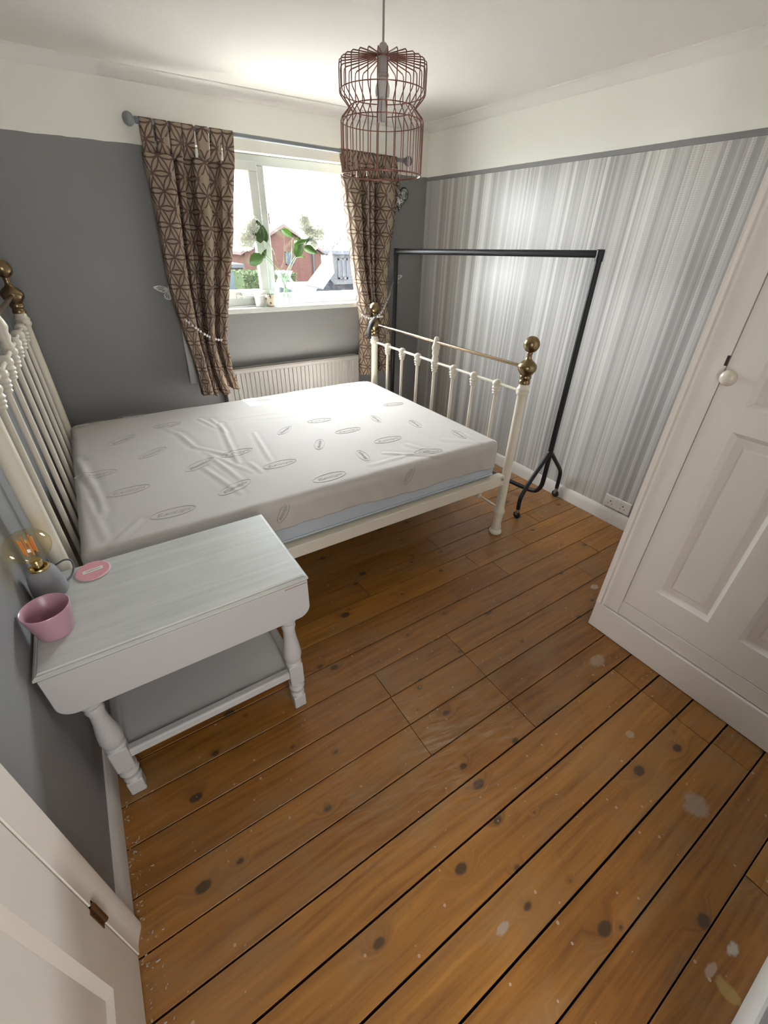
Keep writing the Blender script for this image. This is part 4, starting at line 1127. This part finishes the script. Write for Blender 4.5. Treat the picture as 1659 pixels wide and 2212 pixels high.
# butterflies on the tieback hooks
M_BFLY = mat('white_filigree_metal', (0.70, 0.70, 0.68), 0.4)
def butterfly(label, c, ang, sc, mir):
    """wings on one side lie on the wall, the other pair stands out into the room"""
    root = thing('butterfly_ornament', c, label, 'butterfly ornament', 'butterfly ornaments on the wall')
    Rz = Matrix.Rotation(ang, 3, 'Y')
    def tf(u, v, w): return Vector(c) + Rz @ Vector((u * sc, -w * sc, v * sc))
    wings = [[(0.002, 0.014), (0.03, 0.036), (0.06, 0.050), (0.088, 0.052), (0.09, 0.042), (0.07, 0.018), (0.045, -0.002), (0.004, -0.004)],
             [(0.004, -0.006), (0.03, -0.004), (0.05, -0.012), (0.056, -0.028), (0.046, -0.046), (0.028, -0.054), (0.010, -0.050)]]
    for s in (-1, 1):
        lf = 0.12 if s == mir else 1.1
        for pts in wings:
            f = lambda u, v, w, s=s, lf=lf: tf(s * (u * math.cos(lf) + w * 0.3), v, abs(u) * math.sin(lf) + w + 0.004)
            pl = MB().prism(pts, f, 0, 0.004).build('wing', M_BFLY, root)
            cx = 0.014; cy = sum(p[1] for p in pts) / len(pts) * 0.4
            for k in range(1, len(pts) - 2):
                a, b2 = pts[k], pts[k + 1]
                g = lambda p, t: (cx + (p[0] - cx) * t, cy + (p[1] - cy) * t)
                m1 = ((a[0] * 0.82 + b2[0] * 0.18), (a[1] * 0.82 + b2[1] * 0.18)); m2 = ((a[0] * 0.18 + b2[0] * 0.82), (a[1] * 0.18 + b2[1] * 0.82))
                MB().prism([g(m1, 0.30), g(m1, 0.80), g(m2, 0.80), g(m2, 0.30)], f, 0.0038, 0.0046).build('filigree_cell', M_RAILGREY, pl)
    MB().tube([tf(0, -0.05, 0.006), tf(0, 0.0, 0.009), tf(0, 0.03, 0.006)], [0.0015, 0.0045, 0.002], 8).build('body', M_BFLY, root, smooth=60)
    MB().tube([tf(0, -0.048, 0.006), tf(mir * -0.012, -0.10, 0.012), tf(mir * -0.02, -0.125, 0.02)], [0.0022, 0.0022, 0.0035], 8).build('hook_stem', M_BFLY, root, smooth=60)
cb = at(367, 627, 1, 3.53)
butterfly('white filigree butterfly ornament beside the left curtain', (cb.x, 3.538, cb.z), math.radians(-16), 1.0, -1)
cb = at(851, 602, 1, 3.53)
butterfly('white butterfly ornament behind the clothes rail upright', (cb.x, 3.538, cb.z), math.radians(14), 0.85, 1)

# silver heart
def silver():
    m = bpy.data.materials.new('silver_mosaic'); nt, N, L, P = nodes_of(m); B = NB(nt)
    v = N.new('ShaderNodeTexVoronoi'); v.inputs['Scale'].default_value = 140; L.new(B.pos(), v.inputs['Vector'])
    L.new(B.ramp(B.sep(v.outputs['Color'])[0], [(0.2, (0.12, 0.12, 0.12)), (0.8, (0.75, 0.75, 0.74))]), P.inputs['Base Color'])
    P.inputs['Metallic'].default_value = 0.8; P.inputs['Roughness'].default_value = 0.25
    return m
hx, hz = 2.452, 1.945
ht = thing('heart_ornament', (hx, YW - 0.01, 1.85), 'silver mosaic heart hung on the wall beside the right curtain', 'heart ornament')
def heart(s, y0, y1, m, nm, par):
    pts = [(0.0047 * 16 * math.sin(t) ** 3 * s, 0.0047 * (13 * math.cos(t) - 5 * math.cos(2 * t) - 2 * math.cos(3 * t) - math.cos(4 * t)) * s) for t in [2 * PI * k / 48 for k in range(48)]]
    b = MB(); n = len(pts)
    vs = [(hx + u, y0, hz + v) for u, v in pts] + [(hx + u * 0.97, (y0 + y1) / 2, hz + v * 0.97) for u, v in pts] + [(hx + u * 0.75, y1, hz + v * 0.75) for u, v in pts] + [(hx + u * 0.4, y1 - 0.005, hz + v * 0.4) for u, v in pts]
    fs = [tuple(range(n))] + [(k * n + i, k * n + (i + 1) % n, (k + 1) * n + (i + 1) % n, (k + 1) * n + i) for k in range(3) for i in range(n)] + [tuple(range(3 * n, 4 * n))]
    return b.add(vs, fs).build(nm, m, par, smooth=50)
heart(1.22, YW - 0.001, YW - 0.012, M_DARK, 'heart_rim', ht); heart(1.13, YW - 0.006, YW - 0.022, silver(), 'mosaic_face', ht)
MB().tube([(hx, YW - 0.004, hz + 0.03), (hx, YW - 0.004, hz + 0.12)], 0.0012, 5).build('hanging_cord', M_BLACKC, ht)

# ------------------------------------------------------------------ things on the window sill
SZ = OZ0 + 0.0005
M_VGL = glassy(bpy.data.materials.new('clear_vase_glass'), (0.93, 0.95, 0.955), 0.04, 0.25, 0.02, (0.55, 0.58, 0.60))
vx = at(618, 640, 1, 3.585).x; vy = 3.585
vz_ = Vector((vx, vy, SZ))
tag(MB().lathe([(0.05, 0), (0.056, 0.004), (0.06, 0.02), (0.076, 0.06), (0.082, 0.10), (0.078, 0.135), (0.058, 0.178), (0.047, 0.195), (0.052, 0.212), (0.066, 0.236), (0.068, 0.238), (0.064, 0.236), (0.050, 0.212), (0.0445, 0.195), (0.055, 0.178), (0.075, 0.135), (0.079, 0.10), (0.073, 0.06), (0.057, 0.022), (0.04, 0.012), (0.001, 0.011)], 40, vz_)
    .build('glass_vase', M_VGL, None, smooth=50), 'clear glass bellied vase of flowers on the window sill', 'vase')

def leafy(name, col, tcol, amount=0.45):
    m = bpy.data.materials.new(name); nt, N, L, P = nodes_of(m); B = NB(nt)
    c = B.mix(B.noise(B.pos(), 60, 3), tuple(x * 0.8 for x in col), tuple(x * 1.2 for x in col))
    L.new(c, P.inputs['Base Color']); P.inputs['Roughness'].default_value = 0.5
    tr = N.new('ShaderNodeBsdfTranslucent'); tr.inputs[0].default_value = (*tcol, 1)
    mx = N.new('ShaderNodeMixShader'); mx.inputs[0].default_value = amount
    L.new(P.outputs[0], mx.inputs[1]); L.new(tr.outputs[0], mx.inputs[2]); L.new(mx.outputs[0], N['Material Output'].inputs[0])
    return m
M_LEAF = leafy('green_leaf', (0.09, 0.155, 0.06), (0.11, 0.17, 0.06))
M_STEM = mat('green_stem', (0.13, 0.24, 0.09), 0.5)
M_PETAL = leafy('white_petal', (0.55, 0.57, 0.50), (0.36, 0.39, 0.32), 0.04)
def Q(x, y, d=vy): return at(480 + x * 320 / 1659, 280 + y * 320 / 1659, 1, d)
def leaf_part(base, tip, w, parent, d0, d1):
    A, B_ = Q(*base, d0), Q(*tip, d1); ax = B_ - A; ln = ax.length; ax.normalize()
    side = ax.cross(Vector((0.25, 1, 0.2))).normalized(); nrm = side.cross(ax)
    w_ = w * 320 / 1659 * 0.0037
    vs, fs = [], []
    n = 8
    for i in range(n + 1):
        t = i / n; hw = w_ / 2 * (math.sin(PI * t ** 0.75) ** 0.8) if 0 < t < 1 else 0.0006
        c = A + ax * ln * t + nrm * (0.02 * math.sin(PI * t))
        vs += [c - side * hw + nrm * 0.25 * hw, c, c + side * hw + nrm * 0.25 * hw]
    for i in range(n): fs += [(3 * i, 3 * i + 1, 3 * i + 4, 3 * i + 3), (3 * i + 1, 3 * i + 2, 3 * i + 5, 3 * i + 4)]
    o = MB().add(vs, fs).build('leaf', M_LEAF, parent, smooth=60)
    s = o.modifiers.new('t', 'SOLIDIFY'); s.thickness = 0.0008
def flower_head(lobes, parent):
    b = MB(); rnd = random.Random(3)
    for (x, y, r, d) in lobes:
        c = Q(x, y, d); R = r * 320 / 1659 * 0.0037
        b.ell(c, R * 0.7, R * 0.7, R * 0.7, 10, 7)
        n = 150
        for k in range(n):
            z = 1 - 2 * (k + 0.5) / n; a = k * 2.39996; s = math.sqrt(1 - z * z)
            nr = Vector((s * math.cos(a), s * math.sin(a), z)); nr.normalize()
            rr = R * rnd.uniform(0.82, 1.08); p = c + nr * rr
            t1 = nr.orthogonal().normalized(); t2 = nr.cross(t1); a0 = rnd.uniform(0, PI)
            for q in range(4):
                a1 = a0 + q * PI / 2; e = t1 * math.cos(a1) + t2 * math.sin(a1); f = nr.cross(e); L_ = R * 0.27
                b.add([p, p + (e * 0.55 + f * 0.42) * L_ + nr * 0.1 * L_, p + e * L_ + nr * 0.3 * L_, p + (e * 0.55 - f * 0.42) * L_ + nr * 0.1 * L_], [(0, 1, 2, 3)])
    o = b.build('flower_head', M_PETAL, parent); o['label'] = 'round white head of many small petals'
def stem(pts, parent, r=0.0022): MB().tube(smooth_path(pts, 6), r, 6).build('stem', M_STEM, parent, smooth=60)
flA = thing('hydrangea_stem', vz_ + Vector((0.01, 0, 0.012)), 'artificial white hydrangea in the vase leaning left with green leaves', 'flower', 'white hydrangeas in the vase')
stem([Vector((vx + 0.035, vy + 0.01, SZ + 0.02)), Vector((vx - 0.022, vy - 0.004, SZ + 0.2)), Q(560, 1480), Q(480, 1390), Q(350, 1215, 3.6)], flA)
stem([Vector((vx + 0.02, vy - 0.02, SZ + 0.02)), Vector((vx - 0.018, vy + 0.008, SZ + 0.2)), Q(600, 1450), Q(560, 1340), Q(505, 1265)], flA)
stem([Vector((vx + 0.045, vy - 0.01, SZ + 0.03)), Vector((vx - 0.03, vy + 0.0, SZ + 0.2)), Q(520, 1460), Q(465, 1430)], flA)
for base, tip, w, d0_, d1_ in (((430, 1275), (390, 1010), 125, 3.57, 3.55), ((500, 1265), (452, 1065), 66, 3.60, 3.60), ((468, 1425), (305, 1505), 120, 3.56, 3.50), ((465, 1440), (495, 1335), 50, 3.585, 3.60)): leaf_part(base, tip, w, flA, d0_, d1_)
flower_head([(330, 1070, 78, 3.61), (255, 1220, 100, 3.6)], flA)
flB = thing('hydrangea_stem', vz_ + Vector((-0.01, 0, 0.012)), 'artificial white hydrangea in the vase leaning right with drooping leaves', 'flower', 'white hydrangeas in the vase')
stem([Vector((vx - 0.03, vy + 0.01, SZ + 0.02)), Vector((vx + 0.02, vy, SZ + 0.2)), Q(772, 1480), Q(785, 1200)], flB)
stem([Vector((vx - 0.04, vy - 0.012, SZ + 0.02)), Vector((vx + 0.025, vy - 0.01, SZ + 0.2)), Q(800, 1490), Q(860, 1390), Q(955, 1230, 3.6)], flB)
stem([Vector((vx - 0.012, vy + 0.015, SZ + 0.02)), Vector((vx + 0.012, vy + 0.012, SZ + 0.2)), Q(800, 1450), Q(920, 1310)], flB)
for base, tip, w, d0_, d1_ in (((795, 1205), (660, 1112), 70, 3.58, 3.55), ((840, 1290), (850, 1195), 55, 3.6, 3.62), ((800, 1310), (960, 1230), 60, 3.59, 3.58), ((940, 1275), (1030, 1165), 30, 3.59, 3.6), ((825, 1430), (905, 1275), 105, 3.56, 3.52), ((915, 1315), (1068, 1390), 80, 3.57, 3.55), ((835, 1420), (925, 1425), 40, 3.6, 3.62)): leaf_part(base, tip, w, flB, d0_, d1_)
flower_head([(900, 1030, 85, 3.62), (1060, 1165, 88, 3.62), (945, 1140, 80, 3.64), (1010, 1280, 60, 3.63)], flB)

p1 = at(563, 654, 1, 3.575); p2 = at(583, 652, 1, 3.565)
M_POTW = mat('white_glazed_pot', (0.66, 0.66, 0.64), 0.35)
t1 = thing('small_planter', (p1.x - 0.006, 3.578, SZ), 'small plain white pot with grey lettering on the sill', 'pot')
c1 = Vector((p1.x - 0.006, 3.578, SZ))
MB().lathe([(0.027, 0), (0.03, 0.003), (0.036, 0.078), (0.0345, 0.079), (0.03, 0.06), (0.001, 0.058)], 24, c1).build('pot_body', M_POTW, t1, smooth=50)
for k, (z, w) in enumerate(((0.052, 0.014), (0.042, 0.018), (0.032, 0.012))):
    MB().tube([c1 + Vector((w * (q / 4 - 0.5) + 0.004, -0.0345 + 0.003 * (1 - z / 0.08) * 2 + abs(q - 2) * 0.0003, z)) for q in range(5)], 0.0012, 5).build('lettering_line', bpy.data.materials['grey_ink'], t1)
t2 = thing('succulent_pot', (p2.x + 0.004, 3.560, SZ), 'small cream patterned pot with a green succulent on the sill', 'pot')
c2 = Vector((p2.x + 0.004, 3.560, SZ))
def dotty():
    m = bpy.data.materials.new('cream_pot_dark_pattern'); nt, N, L, P = nodes_of(m); B = NB(nt)
    v = N.new('ShaderNodeTexVoronoi'); v.inputs['Scale'].default_value = 45; L.new(B.pos(), v.inputs['Vector'])
    f = B.op('MULTIPLY', B.op('LESS_THAN', v.outputs['Distance'], 0.36), B.op('GREATER_THAN', B.sep(v.outputs['Color'])[0], 0.6))
    L.new(B.mix(f, (0.62, 0.57, 0.45), (0.10, 0.08, 0.07)), P.inputs['Base Color']); P.inputs['Roughness'].default_value = 0.35
    return m
MB().lathe([(0.030, 0), (0.034, 0.004), (0.0395, 0.07), (0.0405, 0.082), (0.038, 0.083), (0.034, 0.066), (0.001, 0.064)], 24, c2).build('pot_body', dotty(), t2, smooth=50)
sm2 = MB().add([(0, 0, 0), (0.008, 0.004, 0.01), (0.003, 0, 0.026), (-0.006, 0.004, 0.01), (0.001, -0.005, 0.01)], [(0, 1, 2), (0, 2, 3), (0, 4, 1), (1, 4, 2), (0, 3, 4), (3, 2, 4)]).mesh('succulent_leaf', 60); sm2.materials.append(M_LEAF)
for k in range(14):
    a = k * 2.4; r = 0.006 + 0.0018 * k
    put('succulent_leaf', sm2, None, t2, c2 + Vector((r * math.cos(a), r * math.sin(a), 0.066)), (0.5 * math.sin(a), -0.5 * math.cos(a) * -1, a))

# ------------------------------------------------------------------ outside
GZ = -2.8
def brick_mat(name, c1_, c2_, mortar, scale=1.0):
    m = bpy.data.materials.new(name); nt, N, L, P = nodes_of(m); B = NB(nt)
    x, y, z = B.sep(B.pos())
    bt = N.new('ShaderNodeTexBrick'); bt.inputs['Scale'].default_value = 4.0 * scale
    bt.inputs['Color1'].default_value = (*c1_, 1); bt.inputs['Color2'].default_value = (*c2_, 1); bt.inputs['Mortar'].default_value = (*mortar, 1)
    L.new(B.comb(B.op('ADD', x, y), z, 0), bt.inputs['Vector']); L.new(bt.outputs['Color'], P.inputs['Base Color']); P.inputs['Roughness'].default_value = 0.9; P.inputs['Specular IOR Level'].default_value = 0.0
    return m
M_BRICK = brick_mat('red_brick', (0.0165, 0.0080, 0.0068), (0.0205, 0.0102, 0.0088), (0.0185, 0.0130, 0.0118))
M_SLATE = brick_mat('grey_roof_tiles', (0.0042, 0.0046, 0.0056), (0.006, 0.0064, 0.0075), (0.0032, 0.0034, 0.004), 1.0)
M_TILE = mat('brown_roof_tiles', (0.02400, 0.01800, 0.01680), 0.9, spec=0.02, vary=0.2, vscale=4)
M_RENDER = mat('white_render', (0.0145, 0.0158, 0.0175), 0.8, spec=0.02)
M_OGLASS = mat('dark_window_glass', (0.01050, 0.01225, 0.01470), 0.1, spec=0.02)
M_BOUNCE = mat('pale_bounce_ground', (0.14, 0.137, 0.125), 0.95, vary=0.3, vscale=1.0)  # unseen ground, made pale to bounce daylight up to the ceiling
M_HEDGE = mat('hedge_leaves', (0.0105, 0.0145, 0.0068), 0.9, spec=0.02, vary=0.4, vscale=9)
tag(MB().box(-40, 70, 3.95, 90, GZ - 0.2, GZ).build('garden_ground', M_BOUNCE), 'unseen ground far below outside, made pale to bounce light into the room', 'ground', None, 'structure')

def owin(parent, x0, x1, y, z0, z1):
    w = MB(); t = 0.05
    w.box(x0, x1, y - 0.03, y + 0.02, z0, z0 + t); w.box(x0, x1, y - 0.03, y + 0.02, z1 - t, z1); w.box(x0, x0 + t, y - 0.03, y + 0.02, z0, z1); w.box(x1 - t, x1, y - 0.03, y + 0.02, z0, z1); w.box((x0 + x1) / 2 - t / 2, (x0 + x1) / 2 + t / 2, y - 0.03, y + 0.02, z0, z1)
    o = w.build('window', M_RENDER, parent)
    MB().box(x0 + t, x1 - t, y - 0.012, y + 0.01, z0 + t, z1 - t).build('pane', M_OGLASS, o)
# brick house with its gable towards us
h1 = thing('brick_house', (9.6, 26, GZ), 'red brick house with a gable seen behind the vase outside', 'house')
MB().prism([(7.55, GZ), (11.65, GZ), (11.65, 1.02), (9.6, 2.1), (7.55, 1.02)], lambda u, v, w: (u, w, v), 24, 31).build('walls', M_BRICK, h1)
b = MB(); b.prism([(7.3, 0.93), (9.6, 2.12), (11.9, 0.93), (11.9, 1.05), (9.6, 2.26), (7.3, 1.05)], lambda u, v, w: (u, w, v), 23.8, 31.2); b.build('roof', M_TILE, h1)
b = MB(); b.box(9.15, 9.75, 26, 26.6, 1.9, 2.75); b.build('chimney', M_BRICK, h1)
owin(h1, 9.62, 10.02, 23.99, 0.50, 1.08); owin(h1, 8.3, 8.7, 23.99, 0.3, 0.9)
MB().tube([(11.15, 23.95, 1.1), (11.15, 23.95, GZ)], 0.05, 8).build('downpipe', M_OGLASS, h1)
# terrace further left
h2 = thing('brick_terrace', (7.35, 35, GZ), 'red brick terraced house with white windows at the left of the view', 'house')
MB().box(4.5, 10.2, 32, 38, GZ, 0.95).build('walls', M_BRICK, h2)
MB().prism([(31.7, 0.93), (35, 2.3), (38.3, 0.93)], lambda u, v, w: (w, u, v), 4.3, 10.4).build('roof', M_TILE, h2)
for x0 in (6.2, 7.6, 8.75, 9.25): owin(h2, x0 + 0.3, x0 + 0.7, 31.99, 0.28, 0.82)
# outbuilding and hedge
h3 = thing('outbuilding', (4.7, 19.5, GZ), 'low flat-roofed outbuilding with a pale blue door', 'outbuilding')
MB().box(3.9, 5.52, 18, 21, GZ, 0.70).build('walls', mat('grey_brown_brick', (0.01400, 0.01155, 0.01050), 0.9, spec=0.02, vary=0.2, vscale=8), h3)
MB().box(3.8, 5.55, 17.9, 21.1, 0.70, 0.82).build('flat_roof', M_RENDER, h3)
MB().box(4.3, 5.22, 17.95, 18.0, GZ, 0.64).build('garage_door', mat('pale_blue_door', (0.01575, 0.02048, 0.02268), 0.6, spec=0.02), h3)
def bush(name, label, x0, x1, y0, y1, z0, z1, n=900, leaf=0.05, m=M_HEDGE):
    root = thing(name, ((x0 + x1) / 2, (y0 + y1) / 2, z0), label, 'hedge'); rnd = random.Random(int(x0 * 10))
    MB().box(x0 + 0.06, x1 - 0.06, y0 + 0.06, y1 - 0.06, z0, z1 - 0.06).build('core', m, root)
    b = MB()
    for k in range(n):
        p = Vector((rnd.uniform(x0, x1), rnd.choice((y0, y0 + 0.05, rnd.uniform(y0, y1))), rnd.uniform(max(z0, -0.6), z1)))
        if rnd.random() < 0.35: p.z = z1 - rnd.random() * 0.08; p.y = rnd.uniform(y0, y1)
        u = Vector((rnd.uniform(-1, 1), rnd.uniform(-1, 1), rnd.uniform(-1, 1))).normalized(); v = u.orthogonal().normalized()
        b.add([p - u * leaf, p + v * leaf * 0.6, p + u * leaf, p - v * leaf * 0.6], [(0, 1, 2, 3)])
    b.build('foliage', m, root)
bush('garden_hedge', 'clipped green hedge beside the outbuilding outside', 4.85, 5.75, 16.0, 17.2, GZ, 0.69)
bush('garden_hedge', 'rounded green bush behind the vase outside the window', 6.9, 8.3, 19.6, 20.8, GZ, 0.42)
# white dormer house on the right
h4 = thing('dormer_house', (8.0, 14.5, GZ), 'house with white dormer and sunlit-coloured sloping roof at the right of the view', 'house')
MB().box(6.5, 12.0, 13.6, 19, GZ, 0.12).build('walls', M_RENDER, h4)
MB().hexa([(5.9, 12.9, 0.10), (12.3, 12.9, 0.10), (12.3, 14.6, 0.75), (7.3, 14.6, 0.75), (5.9, 12.9, 0.18), (12.3, 12.9, 0.18), (12.3, 14.6, 0.83), (7.3, 14.6, 0.83)]).build('slate_roof', M_SLATE, h4)
MB().box(7.02, 9.6, 13.55, 14.1, 0.45, 1.27).build('dormer', M_RENDER, h4)
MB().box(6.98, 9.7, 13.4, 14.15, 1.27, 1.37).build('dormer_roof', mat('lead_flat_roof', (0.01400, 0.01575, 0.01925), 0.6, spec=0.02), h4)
owin(h4, 7.12, 7.46, 13.54, 0.60, 1.16)
MB().tube([(7.72, 13.53, 1.0), (7.72, 13.50, 1.0)], 0.05, 10).build('wall_light', M_OGLASS, h4)
a1, a2, a3, a4 = Q(1222, 1350, 13.4), Q(935, 1735, 13.1), Q(1120, 1772, 12.5), Q(1250, 1585, 12.8)
nrm = (a2 - a1).cross(a4 - a1).normalized() * 0.06
MB().hexa([a1 - nrm, a2 - nrm, a3 - nrm, a4 - nrm, a1, a2, a3, a4]).build('pale_roof_slope', mat('sunlit_white_roof', (0.03600, 0.03600, 0.03690), 0.5, spec=0.02), h4)  # the sun's glare on this slope is put into its pale colour

def bare_tree(label, p, h, seed):
    rnd = random.Random(seed); root = thing('bare_tree', p, label, 'tree', 'bare trees beyond the houses'); b = MB()
    def grow(a, d, ln, r, lev):
        e = a + d * ln; b.tube([a, (a + e) / 2 + Vector((rnd.uniform(-1, 1), rnd.uniform(-1, 1), 0)) * ln * 0.06, e], [r, r * 0.8, r * 0.6], 5, caps=False)
        if lev == 0: return
        for k in range(3 if lev > 1 else 4):
            nd = (d + Vector((rnd.uniform(-1, 1), rnd.uniform(-1, 1), rnd.uniform(-0.1, 0.7))) * 0.75).normalized()
            grow(a + (e - a) * rnd.uniform(0.55, 1.0), nd, ln * rnd.uniform(0.55, 0.75), r * 0.55, lev - 1)
    grow(Vector(p), Vector((0, 0, 1)), h * 0.42, 0.14, 4)
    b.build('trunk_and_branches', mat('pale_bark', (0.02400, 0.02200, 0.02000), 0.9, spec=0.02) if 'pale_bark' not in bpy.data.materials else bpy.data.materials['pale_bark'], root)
bare_tree('bare branching tree rising behind the white dormer house', (16.6, 34, GZ), 6.6, 5)
bare_tree('bare branching tree at the far right edge of the window view', (19.2, 36, GZ), 6.2, 9)

# ------------------------------------------------------------------ paint flakes and plaster crumbs on the floor
b = MB(); rnd = random.Random(11)
for k in range(300):
    c = rnd.random()
    if c < 0.30: x, y = XL + 0.02 + abs(rnd.gauss(0, 0.025)), rnd.uniform(0.42, 1.05)
    elif c < 0.5: x, y = 1.745 - abs(rnd.gauss(0, 0.05)), rnd.uniform(-0.3, 0.72)
    elif c < 0.6: x, y = XR - 0.02 - abs(rnd.gauss(0, 0.04)), rnd.uniform(1.0, 1.9)
    else: x, y = rnd.uniform(XL + 0.05, 1.7), rnd.uniform(-0.25, 1.6)
    if x < XL + 0.018: continue
    s = rnd.uniform(0.0006, 0.0022) * (1.3 if c < 0.3 else 1); a = rnd.uniform(0, PI); l = rnd.uniform(1, 2.6)
    u = Vector((math.cos(a), math.sin(a), 0)) * s * l; v = Vector((-math.sin(a), math.cos(a), 0)) * s
    p = Vector((x, y, 0.0002)); h = Vector((0, 0, s * 0.6))
    b.add([p - u - v, p + u - v * 0.4, p + u * 0.7 + v, p - u * 0.8 + v * 0.7, p + h], [(3, 2, 1, 0), (0, 1, 4), (1, 2, 4), (2, 3, 4), (3, 0, 4)])
tag(b.build('plaster_flakes', mat('plaster_crumbs', (0.38, 0.33, 0.27), 0.9)), 'pale paint flakes and plaster crumbs scattered over the floorboards', 'debris', None, 'stuff')
